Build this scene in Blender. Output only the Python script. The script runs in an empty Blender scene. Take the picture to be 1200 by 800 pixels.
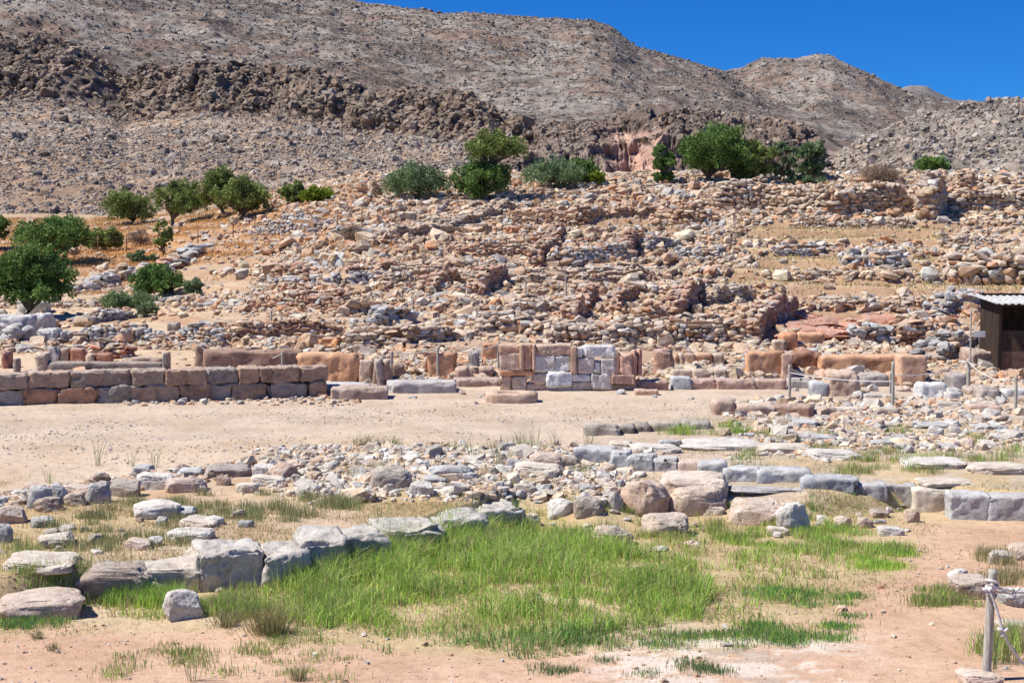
import bpy, bmesh, math, random
import numpy as np
from mathutils import Vector, Matrix
random.seed(7)
RNG = np.random.default_rng(11)
SC = bpy.context.scene
COL = SC.collection

# ------------------------------------------------------------------ camera, sky, sun, exposure
CAMZ, FPX, HOR = 3.4, 1667.0, 290.0
cam = bpy.data.objects.new('camera', bpy.data.cameras.new('camera'))
COL.objects.link(cam)
cam.location = (0, 0, CAMZ)
PITCH = math.atan((400 - HOR) / FPX)
cam.rotation_euler = (math.radians(90) - PITCH, 0, 0)
cam.data.sensor_width = 36
cam.data.lens = 50
cam.data.clip_start = 0.1
cam.data.clip_end = 20000
SC.camera = cam

SUN = Vector((-0.96, -0.13, 1.42)).normalized()     # direction to the sun: high, from the left
el = math.asin(SUN.z)
az = math.atan2(SUN.x, SUN.y)
world = bpy.data.worlds.new('World'); SC.world = world
world.use_nodes = True
nt = world.node_tree
bg = nt.nodes['Background']
sky = nt.nodes.new('ShaderNodeTexSky')
sky.sky_type = 'NISHITA'; sky.sun_disc = False
sky.sun_elevation = el; sky.sun_rotation = az
sky.altitude = 1500; sky.air_density = 1.0; sky.dust_density = 0.1; sky.ozone_density = 4.0
hs = nt.nodes.new('ShaderNodeHueSaturation')
hs.inputs['Saturation'].default_value = 1.25
hs.inputs['Hue'].default_value = 0.492
nt.links.new(sky.outputs[0], hs.inputs['Color'])
tn = nt.nodes.new('ShaderNodeMix'); tn.data_type = 'RGBA'; tn.blend_type = 'MULTIPLY'; tn.inputs[0].default_value = 1
nt.links.new(hs.outputs[0], tn.inputs[6]); tn.inputs[7].default_value = (.16, .53, 1.05, 1)     # polarised deep blue
nt.links.new(tn.outputs[2], bg.inputs[0])
bg.inputs[1].default_value = 0.080
sl = bpy.data.lights.new('sun', 'SUN'); sl.energy = 5.0; sl.angle = math.radians(0.5); sl.color = (1, 0.95, 0.84)
so = bpy.data.objects.new('sun', sl); COL.objects.link(so)
so.rotation_euler = (-SUN).to_track_quat('-Z', 'Y').to_euler()
SC.view_settings.view_transform = 'Standard'
SC.view_settings.look = 'None'
SC.view_settings.exposure = 0.50
SC.view_settings.gamma = 1.0
SC.view_settings.use_curve_mapping = False
SC.cycles.max_bounces = 5
SC.cycles.diffuse_bounces = 3
SC.cycles.transparent_max_bounces = 4

# ------------------------------------------------------------------ noise
_perm = np.random.default_rng(3).permutation(256).astype(np.int64)
_perm = np.concatenate([_perm, _perm])
_val = np.random.default_rng(4).uniform(-1, 1, 256)
def vn(x, y, z=0.0, seed=0):
    x = np.asarray(x, float) + seed * 17.31; y = np.asarray(y, float) + seed * 5.77
    z = np.broadcast_to(np.asarray(z, float), x.shape) + seed * 9.13
    ix, iy, iz = np.floor(x).astype(np.int64), np.floor(y).astype(np.int64), np.floor(z).astype(np.int64)
    fx, fy, fz = x - ix, y - iy, z - iz
    u, v, w = (f * f * (3 - 2 * f) for f in (fx, fy, fz))
    def h(a, b, c):
        return _val[_perm[(_perm[(_perm[(ix + a) & 255] + iy + b) & 255] + iz + c) & 255]]
    def L(a, b, t): return a + (b - a) * t
    return L(L(L(h(0,0,0), h(1,0,0), u), L(h(0,1,0), h(1,1,0), u), v),
             L(L(h(0,0,1), h(1,0,1), u), L(h(0,1,1), h(1,1,1), u), v), w)
def fbm(x, y, z=0.0, o=4, seed=0, gain=0.5):
    s = 0; a = 1.0; f = 1.0; t = 0
    x = np.asarray(x, float); y = np.asarray(y, float); z = np.asarray(z, float)
    for i in range(o):
        s = s + a * vn(x * f, y * f, z * f, seed + i); t += a; a *= gain; f *= 2.03
    return s / t
def ridged(x, y, z=0.0, o=4, seed=0):
    s = 0; a = 1.0; f = 1.0; t = 0
    for i in range(o):
        s = s + a * (1 - 2 * np.abs(vn(np.asarray(x) * f, np.asarray(y) * f, np.asarray(z) * f, seed + i))); t += a; a *= 0.55; f *= 2.1
    return s / t
def sst(a, b, x):
    t = np.clip((np.asarray(x, float) - a) / (b - a), 0, 1)
    return t * t * (3 - 2 * t)
def lerp(a, b, t): return a + (b - a) * t

# ------------------------------------------------------------------ terrain height
EP = np.array([(-700, 740), (0, 722), (90, 712), (180, 700), (260, 692), (330, 680), (400, 662), (500, 642), (600, 612), (700, 628), (800, 612),
               (950, 618), (1070, 600), (1200, 613), (1500, 640), (2400, 700)], float)
EP_D = FPX * 3.9 / (EP[:, 1] - HOR)
RD = np.array([0, 34.3, 36.5, 40, 50, 60, 70, 80, 88, 96, 130, 170, 400], float)
RZ = np.array([0, 0, .30, .55, 1.5, 2.9, 4.55, 6.3, 7.7, 8.3, 9.0, 11, 22], float)
LD = np.array([0, 34.3, 40, 48, 55, 65, 75, 85, 100, 120, 170, 400], float)
LZ = np.array([0, 0, .15, .62, .95, 1.95, 3.05, 4.1, 5.3, 6.6, 10, 26], float)
def pxof(x, y): return 600 + FPX * x / np.maximum(y, 1.0)
def side(px): return sst(120, 470, px)
def H(x, y, fine=True):
    x = np.asarray(x, float); y = np.asarray(y, float)
    px = pxof(x, y)
    ed = np.interp(px, EP[:, 0], EP_D)
    w = np.interp(px, [0, 560, 640, 940, 1060, 1200], [.25, .25, 1.6, 1.4, .25, .25])
    low = lerp(-0.5, -0.13, sst(0, 1, (y - ed) / w))
    z = np.where(y < 22, low, 0) + 0.0
    z = np.where((y >= ed + w) & (y < 24), lerp(-0.13, 0.0, sst(0, 1, (y - 20.5) / 2.5)), z)
    s = side(px)
    hz = lerp(np.interp(y, LD, LZ), np.interp(y, RD, RZ), s)
    q = hz / 0.46 + 0.5 * vn(x * .07, y * .05, seed=21) + 0.16 * vn(x * .3, y * .2, seed=22)
    fr = q - np.floor(q)
    terr = 0.46 * (np.floor(q) + sst(.78, 1, fr) - q) + 0.18
    m = sst(36, 40, y) * (1 - sst(84, 92, y)) * lerp(0.3, 0.82, s)
    z = np.where(y > 30, hz + terr * m, z)
    if fine:
        z = z + 0.06 * fbm(x * .35, y * .35, o=3, seed=2) * sst(9, 12, y)
        z = z + 0.018 * fbm(x * 2.6, y * 2.6, o=3, seed=5)
        z = z + sst(35, 44, y) * (0.10 * fbm(x * .8, y * .8, o=4, seed=8))
    return z
def riser(x, y):
    px = pxof(x, y)
    hz = lerp(np.interp(y, LD, LZ), np.interp(y, RD, RZ), side(px))
    q = hz / 0.46 + 0.5 * vn(x * .07, y * .05, seed=21) + 0.16 * vn(x * .3, y * .2, seed=22)
    return q - np.floor(q)
_ds = np.concatenate([np.linspace(7, 40, 1300), np.linspace(40.05, 200, 1500)])
def ray(px, py):
    vx, vz = (px - 600) / FPX, (400 - py) / FPX
    dy = math.cos(PITCH) + vz * math.sin(PITCH); dz = -math.sin(PITCH) + vz * math.cos(PITCH)
    return vx / dy, dz / dy
def P(px, py):
    """ground point seen at a photo pixel"""
    kx, kz = ray(px, py)
    zz = CAMZ + kz * _ds
    d = zz - H(kx * _ds, _ds)
    i = np.argmax(d < 0)
    if d[i] >= 0: i = len(_ds) - 1
    y = _ds[i]
    if i > 0 and d[i] < 0:
        t = d[i-1] / (d[i-1] - d[i]); y = _ds[i-1] + t * (_ds[i] - _ds[i-1])
    return Vector((kx * y, y, CAMZ + kz * y))
def Q(px, py, y):
    kx, kz = ray(px, py)
    return Vector((kx * y, y, CAMZ + kz * y))
def Hs(x, y): return float(H(np.array([x]), np.array([y]))[0])

# ------------------------------------------------------------------ mesh helpers
def mesh_np(name, V, F, mat=None, col=None, smooth=True):
    """V (n,3); F (m,3|4) int, or list of such arrays"""
    Fs = F if isinstance(F, list) else [F]
    me = bpy.data.meshes.new(name)
    V = np.asarray(V, np.float32)
    me.vertices.add(len(V)); me.vertices.foreach_set('co', V.ravel())
    loops = np.concatenate([f.ravel() for f in Fs]).astype(np.int32)
    tot = np.concatenate([np.full(len(f), f.shape[1]) for f in Fs]).astype(np.int32)
    st = np.concatenate([[0], np.cumsum(tot)[:-1]]).astype(np.int32)
    me.loops.add(len(loops)); me.loops.foreach_set('vertex_index', loops)
    me.polygons.add(len(tot)); me.polygons.foreach_set('loop_start', st); me.polygons.foreach_set('loop_total', tot)
    me.polygons.foreach_set('use_smooth', np.full(len(tot), bool(smooth)))
    if col is not None:
        at = me.attributes.new('Col', 'FLOAT_COLOR', 'POINT')
        c = np.ones((len(V), 4), np.float32); c[:, :3] = col
        at.data.foreach_set('color', c.ravel())
    me.update(calc_edges=True); me.validate()
    if mat: me.materials.append(mat)
    return me
def link(name, me, parent=None, loc=None, rot=None, scale=None):
    o = bpy.data.objects.new(name, me); COL.objects.link(o)
    if parent: o.parent = parent
    if loc is not None: o.location = loc
    if rot is not None: o.rotation_euler = rot
    if scale is not None: o.scale = scale
    return o
def tag(o, label=None, cat=None, group=None, kind=None):
    if label: o['label'] = label
    if cat and not kind: o['kind'] = 'thing'
    if cat: o['category'] = cat
    if group: o['group'] = group
    if kind: o['kind'] = kind
    return o
def empty(name, loc, rz=0.0):
    o = bpy.data.objects.new(name, None); COL.objects.link(o)
    o.location = loc; o.rotation_euler = (0, 0, rz); o.empty_display_size = .3
    return o
def ico(n):
    bm = bmesh.new(); bmesh.ops.create_icosphere(bm, subdivisions=n, radius=1)
    V = np.array([v.co[:] for v in bm.verts]); F = np.array([[v.index for v in f.verts] for f in bm.faces])
    bm.free(); return V, F
ICO = {n: ico(n) for n in (1, 2, 3, 4, 5)}
def rock(level, seed, box=.6, nplanes=9, rough=.06, fine=.02, pd=(.58, .88)):
    """a unit rock in [-1,1]: clipped by random planes, roughened"""
    r = np.random.default_rng(seed)
    V, F = ICO[level]; V = V.copy()
    V = np.sign(V) * np.abs(V) ** (1 - .45 * box)
    V /= np.abs(V).max(0)
    V += .16 * np.stack([vn(V[:, 0] * .8, V[:, 1] * .8, V[:, 2] * .8, seed=seed % 53 + q) for q in (0, 60, 90)], -1)
    N = V / np.linalg.norm(V, axis=1, keepdims=True)
    if rough: V += N * (rough * 1.3 * fbm(V[:, 0] * 1.6, V[:, 1] * 1.6, V[:, 2] * 1.6, o=3, seed=seed % 40))[:, None]
    for k in range(nplanes):
        n = r.normal(size=3); n /= np.linalg.norm(n)
        dd = r.uniform(*pd)
        if level >= 4: e = V @ n - dd + .035 * fbm(V[:, 0] * 3, V[:, 1] * 3, V[:, 2] * 3, o=3, seed=seed % 17 + k)
        else: e = V @ n - dd
        V -= np.outer(np.maximum(e, 0) * .97, n)
    if rough and fine and level >= 4:
        bl = vn(V[:, 0] * 2.4, V[:, 1] * 2.4, V[:, 2] * 3.4, seed=seed % 29 + 3)
        V -= N * (.045 * np.maximum(0, 1 - np.abs(bl) / .06))[:, None]          # cracks
        V -= N * (.05 * sst(.1, .16, bl))[:, None]                                # broken-off steps
        pt = fbm(V[:, 0] * 4.2, V[:, 1] * 4.2, V[:, 2] * 4.2, o=4, seed=seed % 23 + 7, gain=.6)
        V -= N * (.22 * np.maximum(0, pt - .16))[:, None]
        V += N * (.035 * fbm(V[:, 0] * 12, V[:, 1] * 12, V[:, 2] * 12, o=4, seed=seed % 19, gain=.65))[:, None]
    V = (V - (V.max(0) + V.min(0)) / 2); V /= np.abs(V).max(0)
    return V, F
def block(w, d, h, seed=0, rnd=.035, rough=.012, res=.09, chips=.5):
    """a worn squared stone, base at z=0, centred in x and y"""
    nx, ny, nz = (int(min(26, max(2, round(a / res)))) for a in (w, d, h))
    bm = bmesh.new()
    ids = {}
    def gv(i, j, k):
        if (i, j, k) not in ids: ids[(i, j, k)] = len(ids)
        return ids[(i, j, k)]
    F = []
    for i in range(nx):
        for j in range(ny):
            F.append([gv(i, j, 0), gv(i, j+1, 0), gv(i+1, j+1, 0), gv(i+1, j, 0)])
            F.append([gv(i, j, nz), gv(i+1, j, nz), gv(i+1, j+1, nz), gv(i, j+1, nz)])
    for i in range(nx):
        for k in range(nz):
            F.append([gv(i, 0, k), gv(i+1, 0, k), gv(i+1, 0, k+1), gv(i, 0, k+1)])
            F.append([gv(i, ny, k), gv(i, ny, k+1), gv(i+1, ny, k+1), gv(i+1, ny, k)])
    for j in range(ny):
        for k in range(nz):
            F.append([gv(0, j, k), gv(0, j, k+1), gv(0, j+1, k+1), gv(0, j+1, k)])
            F.append([gv(nx, j, k), gv(nx, j+1, k), gv(nx, j+1, k+1), gv(nx, j, k+1)])
    bm.free()
    rough = min(rough, .10 * min(w, d, h)); rnd = min(rnd, .2 * min(w, d, h))
    U = np.array(list(ids.keys()), float) / np.array([nx, ny, nz]) * 2 - 1
    S = np.array([w, d, h]) / 2
    A = U * S
    r = np.minimum(S, rnd + .0 * S)
    core = np.clip(A, -(S - r), (S - r))
    dv = A - core
    L = np.linalg.norm(dv, axis=1, keepdims=True)
    V = core + np.where(L > 1e-6, dv / np.maximum(L, 1e-6) * np.minimum(L, r.min()), 0)
    s = seed % 37
    q = V * 1.0
    N = A / np.linalg.norm(A, axis=1, keepdims=True)
    n1 = fbm(q[:, 0] * 2.2 + seed, q[:, 1] * 2.2, q[:, 2] * 2.2, o=3, seed=s)
    n2 = fbm(q[:, 0] * 9 + seed, q[:, 1] * 9, q[:, 2] * 9, o=4, seed=s + 1, gain=.65)
    V = V + np.sign(A) * (np.abs(U) > .98) * (rough * 2.2 * n1 + rough * 1.6 * n2 - rough * 2.2 * np.maximum(0, n2 - .2))[:, None]
    # corner chips
    edge = (np.abs(U) > .9).sum(1) >= 2
    ch = np.maximum(0, vn(q[:, 0] * 4 + seed, q[:, 1] * 4, q[:, 2] * 4, seed=s + 4) - (1 - chips)) * edge
    V = V - np.sign(A) * (ch * .10 * min(1, h / .3))[:, None]
    V[:, 2] += h / 2
    return V, np.array(F)
def rotz(V, a):
    c, s = math.cos(a), math.sin(a); V = V.copy()
    V[:, 0], V[:, 1] = V[:, 0] * c - V[:, 1] * s, V[:, 0] * s + V[:, 1] * c
    return V
def pebble(seed, jit=.13, box=.5):
    """a cheap angular-round little stone: 26 points"""
    r = np.random.default_rng(seed)
    ids, F = {}, []
    def gv(*k):
        return ids.setdefault(k, len(ids))
    for ax in range(3):
        for sd in (0, 2):
            for i in range(2):
                for j in range(2):
                    q = []
                    for (di, dj) in ((0, 0), (1, 0), (1, 1), (0, 1)):
                        k = [0, 0, 0]; k[ax] = sd; k[(ax+1) % 3] = i + di; k[(ax+2) % 3] = j + dj; q.append(gv(*k))
                    F.append(q if sd == 2 else q[::-1])
    V = np.array(list(ids.keys()), float) - 1
    L = np.linalg.norm(V, axis=1, keepdims=True)
    V = V / L * (1 * (1 - box) + box * L * .8)
    V += r.normal(0, jit, V.shape)
    V = (V - (V.max(0) + V.min(0)) / 2); V /= np.abs(V).max(0)
    return V, np.array(F)
class Bag:
    """collects shapes with one colour each into ONE mesh"""
    def __init__(s): s.V = []; s.T = []; s.Qd = []; s.C = []; s.n = 0
    def add(s, V, F, c=(.5, .5, .5)):
        V = np.asarray(V, float); F = np.asarray(F)
        s.V.append(V); (s.T if F.shape[1] == 3 else s.Qd).append(F + s.n)
        C = np.empty((len(V), 3)); C[:] = c; s.C.append(C); s.n += len(V)
    def build(s, name, mat, smooth=True):
        Fs = []
        if s.T: Fs.append(np.concatenate(s.T))
        if s.Qd: Fs.append(np.concatenate(s.Qd))
        return mesh_np(name, np.concatenate(s.V), Fs, mat, np.concatenate(s.C), smooth)
def tube(pts, rad, seg=8, cap=True):
    pts = np.asarray([p[:] for p in pts], float); n = len(pts)
    rad = np.broadcast_to(np.asarray(rad, float), (n,))
    t = np.gradient(pts, axis=0); t /= np.maximum(np.linalg.norm(t, axis=1, keepdims=True), 1e-9)
    ref = np.where(np.abs(t[:, 2:3]) > .9, np.array([[1., 0, 0]]), np.array([[0, 0, 1.]]))
    a = np.cross(t, ref); a /= np.linalg.norm(a, axis=1, keepdims=True); b = np.cross(t, a)
    an = np.arange(seg) / seg * 2 * math.pi
    V = (pts[:, None, :] + rad[:, None, None] * (np.cos(an)[None, :, None] * a[:, None, :] + np.sin(an)[None, :, None] * b[:, None, :])).reshape(-1, 3)
    F = []
    for i in range(n - 1):
        for k in range(seg):
            F.append([i*seg+k, (i+1)*seg+k, (i+1)*seg+(k+1) % seg, i*seg+(k+1) % seg])
    if cap:
        V = np.vstack([V, pts[:1], pts[-1:]]); c0, c1 = n*seg, n*seg+1
        for k in range(seg):
            F.append([c0, k, (k+1) % seg, (k+1) % seg]); F.append([c1, (n-1)*seg+(k+1) % seg, (n-1)*seg+k, (n-1)*seg+k])
        F2 = np.array(F)
        q = F2[F2[:, 2] != F2[:, 3]]; tr = F2[F2[:, 2] == F2[:, 3]][:, :3]
        return V, [q, tr]
    return V, [np.array(F)]
def eul(rx, ry, rz):
    cx, sx, cy, sy, cz, sz = np.cos(rx), np.sin(rx), np.cos(ry), np.sin(ry), np.cos(rz), np.sin(rz)
    R = np.empty((len(np.atleast_1d(rx)), 3, 3))
    R[:, 0, 0] = cz*cy; R[:, 0, 1] = cz*sy*sx - sz*cx; R[:, 0, 2] = cz*sy*cx + sz*sx
    R[:, 1, 0] = sz*cy; R[:, 1, 1] = sz*sy*sx + cz*cx; R[:, 1, 2] = sz*sy*cx - cz*sx
    R[:, 2, 0] = -sy; R[:, 2, 1] = cy*sx; R[:, 2, 2] = cy*cx
    return R
def scatter(protos, pos, scl, rot, col, seed=0):
    """copies of prototype shapes -> V, F, C arrays"""
    r = np.random.default_rng(seed); N = len(pos)
    which = r.integers(0, len(protos), N)
    R = eul(rot[:, 0], rot[:, 1], rot[:, 2])
    Vs, Fs, Cs = [], [], []; off = 0
    for k, (PV, PF) in enumerate(protos):
        idx = np.where(which == k)[0]
        if not len(idx): continue
        W = PV[None] * scl[idx][:, None, :]
        W = np.einsum('nij,nvj->nvi', R[idx], W) + pos[idx][:, None, :]
        n = len(PV)
        Vs.append(W.reshape(-1, 3))
        Fs.append((PF[None] + (np.arange(len(idx)) * n)[:, None, None]).reshape(-1, PF.shape[1]) + off)
        Cs.append(np.repeat(col[idx], n, axis=0)); off += n * len(idx)
    return np.concatenate(Vs), np.concatenate(Fs), np.concatenate(Cs)

# ------------------------------------------------------------------ materials
def newmat(name):
    m = bpy.data.materials.new(name); m.use_nodes = True
    n = m.node_tree.nodes; b = n['Principled BSDF']; b.inputs['Roughness'].default_value = .9
    b.inputs['Specular IOR Level'].default_value = .2
    return m, n, m.node_tree.links, b
def nz(n, l, scale, detail=6, rough=.6, vec=None, kind='noise', dist=0.0):
    if kind == 'noise':
        t = n.new('ShaderNodeTexNoise'); t.inputs['Scale'].default_value = scale; t.inputs['Detail'].default_value = detail
        t.inputs['Roughness'].default_value = rough; t.inputs['Distortion'].default_value = dist
    else:
        t = n.new('ShaderNodeTexVoronoi'); t.inputs['Scale'].default_value = scale
    if vec is not None: l.new(vec, t.inputs['Vector'])
    return t
def ramp(n, l, src, stops):
    r = n.new('ShaderNodeValToRGB'); l.new(src, r.inputs[0]); e = r.color_ramp.elements
    while len(e) < len(stops): e.new(.5)
    for q, (p, c) in zip(e, stops):
        q.position = p; q.color = (*c, 1) if len(c) == 3 else c
    return r
def mix(n, l, a, b, fac, mode='MIX'):
    m = n.new('ShaderNodeMix'); m.data_type = 'RGBA'; m.blend_type = mode
    for s, v in ((m.inputs[6], a), (m.inputs[7], b), (m.inputs[0], fac)):
        if hasattr(v, 'is_output'): l.new(v, s)
        elif isinstance(v, (int, float)): s.default_value = v
        else: s.default_value = (*v, 1)
    return m.outputs[2]
def bumpn(n, l, b, src, strength=.5, dist=.02, prev=None):
    u = n.new('ShaderNodeBump'); u.inputs['Strength'].default_value = strength; u.inputs['Distance'].default_value = dist
    l.new(src, u.inputs['Height'])
    if prev is not None: l.new(prev, u.inputs['Normal'])
    l.new(u.outputs[0], b.inputs['Normal']); return u.outputs[0]
def rockmat(name, source='attr', scale=1.0, grey=.6, bump=.7, spots=.5, topcol=(.50, .485, .465), shrub=0.0):
    m, n, l, b = newmat(name)
    g = n.new('ShaderNodeNewGeometry')
    vec = g.outputs['Position']
    if source == 'attr':
        a = n.new('ShaderNodeAttribute'); a.attribute_name = 'Col'; base = a.outputs['Color']
    elif source == 'obj':
        a = n.new('ShaderNodeObjectInfo'); base = a.outputs['Color']
    else:
        base = n.new('ShaderNodeRGB').outputs[0]; base.default_value = (*source, 1)
    n1 = nz(n, l, 2.2 * scale, 8, .65, vec); n2 = nz(n, l, 11 * scale, 8, .7, vec); n3 = nz(n, l, 38 * scale, 5, .7, vec)
    v1 = ramp(n, l, n1.outputs[0], [(.3, (.58, .52, .47)), (.46, (.92, .88, .85)), (.56, (1.05, 1.03, 1.0)), (.7, (1.25, 1.2, 1.15))])
    c = mix(n, l, base, v1.outputs[0], 1.0, 'MULTIPLY')
    # grey weathered crust settles on upward faces
    sp = n.new('ShaderNodeSeparateXYZ'); l.new(g.outputs['Normal'], sp.inputs[0])
    mr = n.new('ShaderNodeMapRange'); l.new(sp.outputs[2], mr.inputs[0])
    mr.inputs[1].default_value = .15; mr.inputs[2].default_value = .75
    r2 = ramp(n, l, n2.outputs[0], [(.38, (0, 0, 0)), (.58, (1, 1, 1))])
    mm = n.new('ShaderNodeMath'); mm.operation = 'MULTIPLY'; l.new(mr.outputs[0], mm.inputs[0]); l.new(r2.outputs[0], mm.inputs[1])
    mg = n.new('ShaderNodeMath'); mg.operation = 'MULTIPLY'; l.new(mm.outputs[0], mg.inputs[0]); mg.inputs[1].default_value = grey
    c = mix(n, l, c, topcol, mg.outputs[0])
    # dark lichen spots and pits
    r3 = ramp(n, l, n3.outputs[0], [(.50, (1, 1, 1)), (.64, (.34, .31, .30))])
    c = mix(n, l, c, r3.outputs[0], spots, 'MULTIPLY')
    # broad stained patches
    n4 = nz(n, l, 4.5 * scale, 6, .7, vec, dist=.6)
    r4 = ramp(n, l, n4.outputs[0], [(.36, (.60, .54, .50)), (.50, (1, 1, 1))])
    c = mix(n, l, c, r4.outputs[0], .55, 'MULTIPLY')
    if shrub:
        vo = nz(n, l, shrub, vec=vec, kind='vor'); vo.inputs['Randomness'].default_value = 1
        r5 = ramp(n, l, vo.outputs['Distance'], [(.20, (.22, .21, .17)), (.34, (1, 1, 1))])
        c = mix(n, l, c, r5.outputs[0], .9, 'MULTIPLY')
        vo = nz(n, l, shrub * 1.7, vec=vec, kind='vor')
        r5 = ramp(n, l, vo.outputs['Distance'], [(.14, (1.75, 1.75, 1.75)), (.26, (1, 1, 1))])
        c = mix(n, l, c, r5.outputs[0], .8, 'MULTIPLY')
    l.new(c, b.inputs['Base Color'])
    p = bumpn(n, l, b, n2.outputs[0], bump, .035 / scale)
    bumpn(n, l, b, n3.outputs[0], bump * .8, .012 / scale, p)
    return m
M = {}
M['stone'] = rockmat('limestone', 'obj', 1.3, .5, 1.0, .65, (.60, .58, .55))
M['rubble'] = rockmat('rubble_stone', 'attr', 1.0, .5, .6, .4, (.55, .535, .515))
M['slab'] = rockmat('blue_grey_limestone', 'obj', 1.4, .45, .9, .5, (.58, .58, .575))
M['ashlar'] = rockmat('brown_ashlar', 'obj', 1.1, .5, 1.0, .75, (.58, .53, .48))
M['plaster'] = rockmat('mud_plaster', 'obj', 1.0, .2, .6, .5, (.56, .46, .38))
M['farrock'] = rockmat('slope_rock', 'attr', .20, .25, 1.0, .7, (.32, .30, .29), .5)
M['scree'] = rockmat('scree_rock', 'attr', .5, .2, .7, .5, (.36, .35, .345))
M['mount'] = rockmat('mountain_rock', 'attr', .045, .25, 1.0, .7, (.25, .23, .22), .20)

def soilmat():
    m, n, l, b = newmat('dry_soil')
    g = n.new('ShaderNodeNewGeometry'); vec = g.outputs['Position']
    a = n.new('ShaderNodeAttribute'); a.attribute_name = 'Col'
    n1 = nz(n, l, .6, 8, .6, vec); n2 = nz(n, l, 7, 9, .72, vec); n3 = nz(n, l, 60, 5, .7, vec)
    v1 = ramp(n, l, n1.outputs[0], [(.32, (.86, .80, .74)), (.55, (1.02, 1, .98)), (.7, (1.1, 1.08, 1.06))])
    v2 = ramp(n, l, n2.outputs[0], [(.3, (.74, .68, .62)), (.5, (1, 1, 1)), (.68, (1.12, 1.12, 1.13))])
    c = mix(n, l, a.outputs['Color'], v1.outputs[0], 1.0, 'MULTIPLY')
    c = mix(n, l, c, v2.outputs[0], .95, 'MULTIPLY')
    v3 = ramp(n, l, n3.outputs[0], [(.34, (.66, .60, .55)), (.5, (1, 1, 1)), (.66, (1.16, 1.16, 1.16))])
    c = mix(n, l, c, v3.outputs[0], .9, 'MULTIPLY')
    vo = nz(n, l, 26, vec=vec, kind='vor')
    r4 = ramp(n, l, vo.outputs['Distance'], [(.0, (.62, .58, .56)), (.28, (1, 1, 1))])
    c = mix(n, l, c, r4.outputs[0], .35, 'MULTIPLY')
    l.new(c, b.inputs['Base Color'])
    p = bumpn(n, l, b, n2.outputs[0], .5, .04)
    p = bumpn(n, l, b, n3.outputs[0], .5, .008, p)
    return m
M['soil'] = soilmat()

def simplemat(name, c1, c2, scale=8, rough=.8, bump=.3, dist=.01, stretch=None, metal=0):
    m, n, l, b = newmat(name)
    tc = n.new('ShaderNodeTexCoord'); vec = tc.outputs['Object']
    if stretch:
        mp = n.new('ShaderNodeMapping'); mp.inputs['Scale'].default_value = stretch; l.new(vec, mp.inputs[0]); vec = mp.outputs[0]
    t = nz(n, l, scale, 7, .65, vec)
    r = ramp(n, l, t.outputs[0], [(.35, c1), (.65, c2)])
    l.new(r.outputs[0], b.inputs['Base Color']); b.inputs['Roughness'].default_value = rough; b.inputs['Metallic'].default_value = metal
    bumpn(n, l, b, t.outputs[0], bump, dist)
    return m
M['wood'] = simplemat('weathered_wood', (.22, .20, .17), (.50, .47, .42), 14, .85, .5, .004, (6, 6, .5))
M['rope'] = simplemat('pale_rope', (.42, .40, .38), (.74, .72, .70), 90, .9, .6, .004)
M['rust'] = simplemat('rusty_iron', (.14, .07, .045), (.30, .16, .10), 12, .8)
M['bark'] = simplemat('tree_bark', (.09, .07, .055), (.22, .18, .14), 5, .95, .8, .04, (1, 1, .3))
M['tin'] = simplemat('corrugated_sheet', (.30, .30, .30), (.58, .58, .57), 2.2, .6, .1, .004, (1, 3, 1), .3)
M['shedwood'] = simplemat('dark_shed_boards', (.022, .016, .013), (.06, .036, .026), 5, .9, .4, .01, (1, 1, .3))
M['wire'] = simplemat('mesh_wire', (.20, .12, .09), (.33, .24, .2), 6, .7)
M['paint'] = simplemat('white_board', (.70, .71, .72), (.82, .82, .80), 9, .5)
def leafmat(name, c1, c2, trans=.25):
    m, n, l, b = newmat(name)
    a = n.new('ShaderNodeAttribute'); a.attribute_name = 'Col'
    g = n.new('ShaderNodeNewGeometry')
    t = nz(n, l, .9, 3, .6, g.outputs['Position'])
    r = ramp(n, l, t.outputs[0], [(.35, c1), (.65, c2)])
    c = mix(n, l, r.outputs[0], a.outputs['Color'], 1.0, 'MULTIPLY')
    l.new(c, b.inputs['Base Color']); b.inputs['Roughness'].default_value = .6
    tr = n.new('ShaderNodeBsdfTranslucent'); l.new(c, tr.inputs[0])
    ms = n.new('ShaderNodeMixShader'); ms.inputs[0].default_value = trans
    l.new(b.outputs[0], ms.inputs[1]); l.new(tr.outputs[0], ms.inputs[2])
    l.new(ms.outputs[0], n['Material Output'].inputs[0])
    return m
M['olive'] = leafmat('olive_leaves', (.13, .18, .05), (.25, .31, .09))
M['dark'] = leafmat('carob_leaves', (.085, .155, .04), (.16, .27, .065))
M['lime'] = leafmat('bright_leaves', (.17, .24, .02), (.26, .34, .04))
M['greygreen'] = leafmat('oleander_leaves', (.13, .20, .09), (.22, .30, .15))
M['brown'] = leafmat('dry_twigs', (.24, .17, .12), (.34, .26, .20))
M['grass'] = leafmat('grass_blades', (.9, .9, .9), (1.1, 1.1, 1.1), .42)
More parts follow.
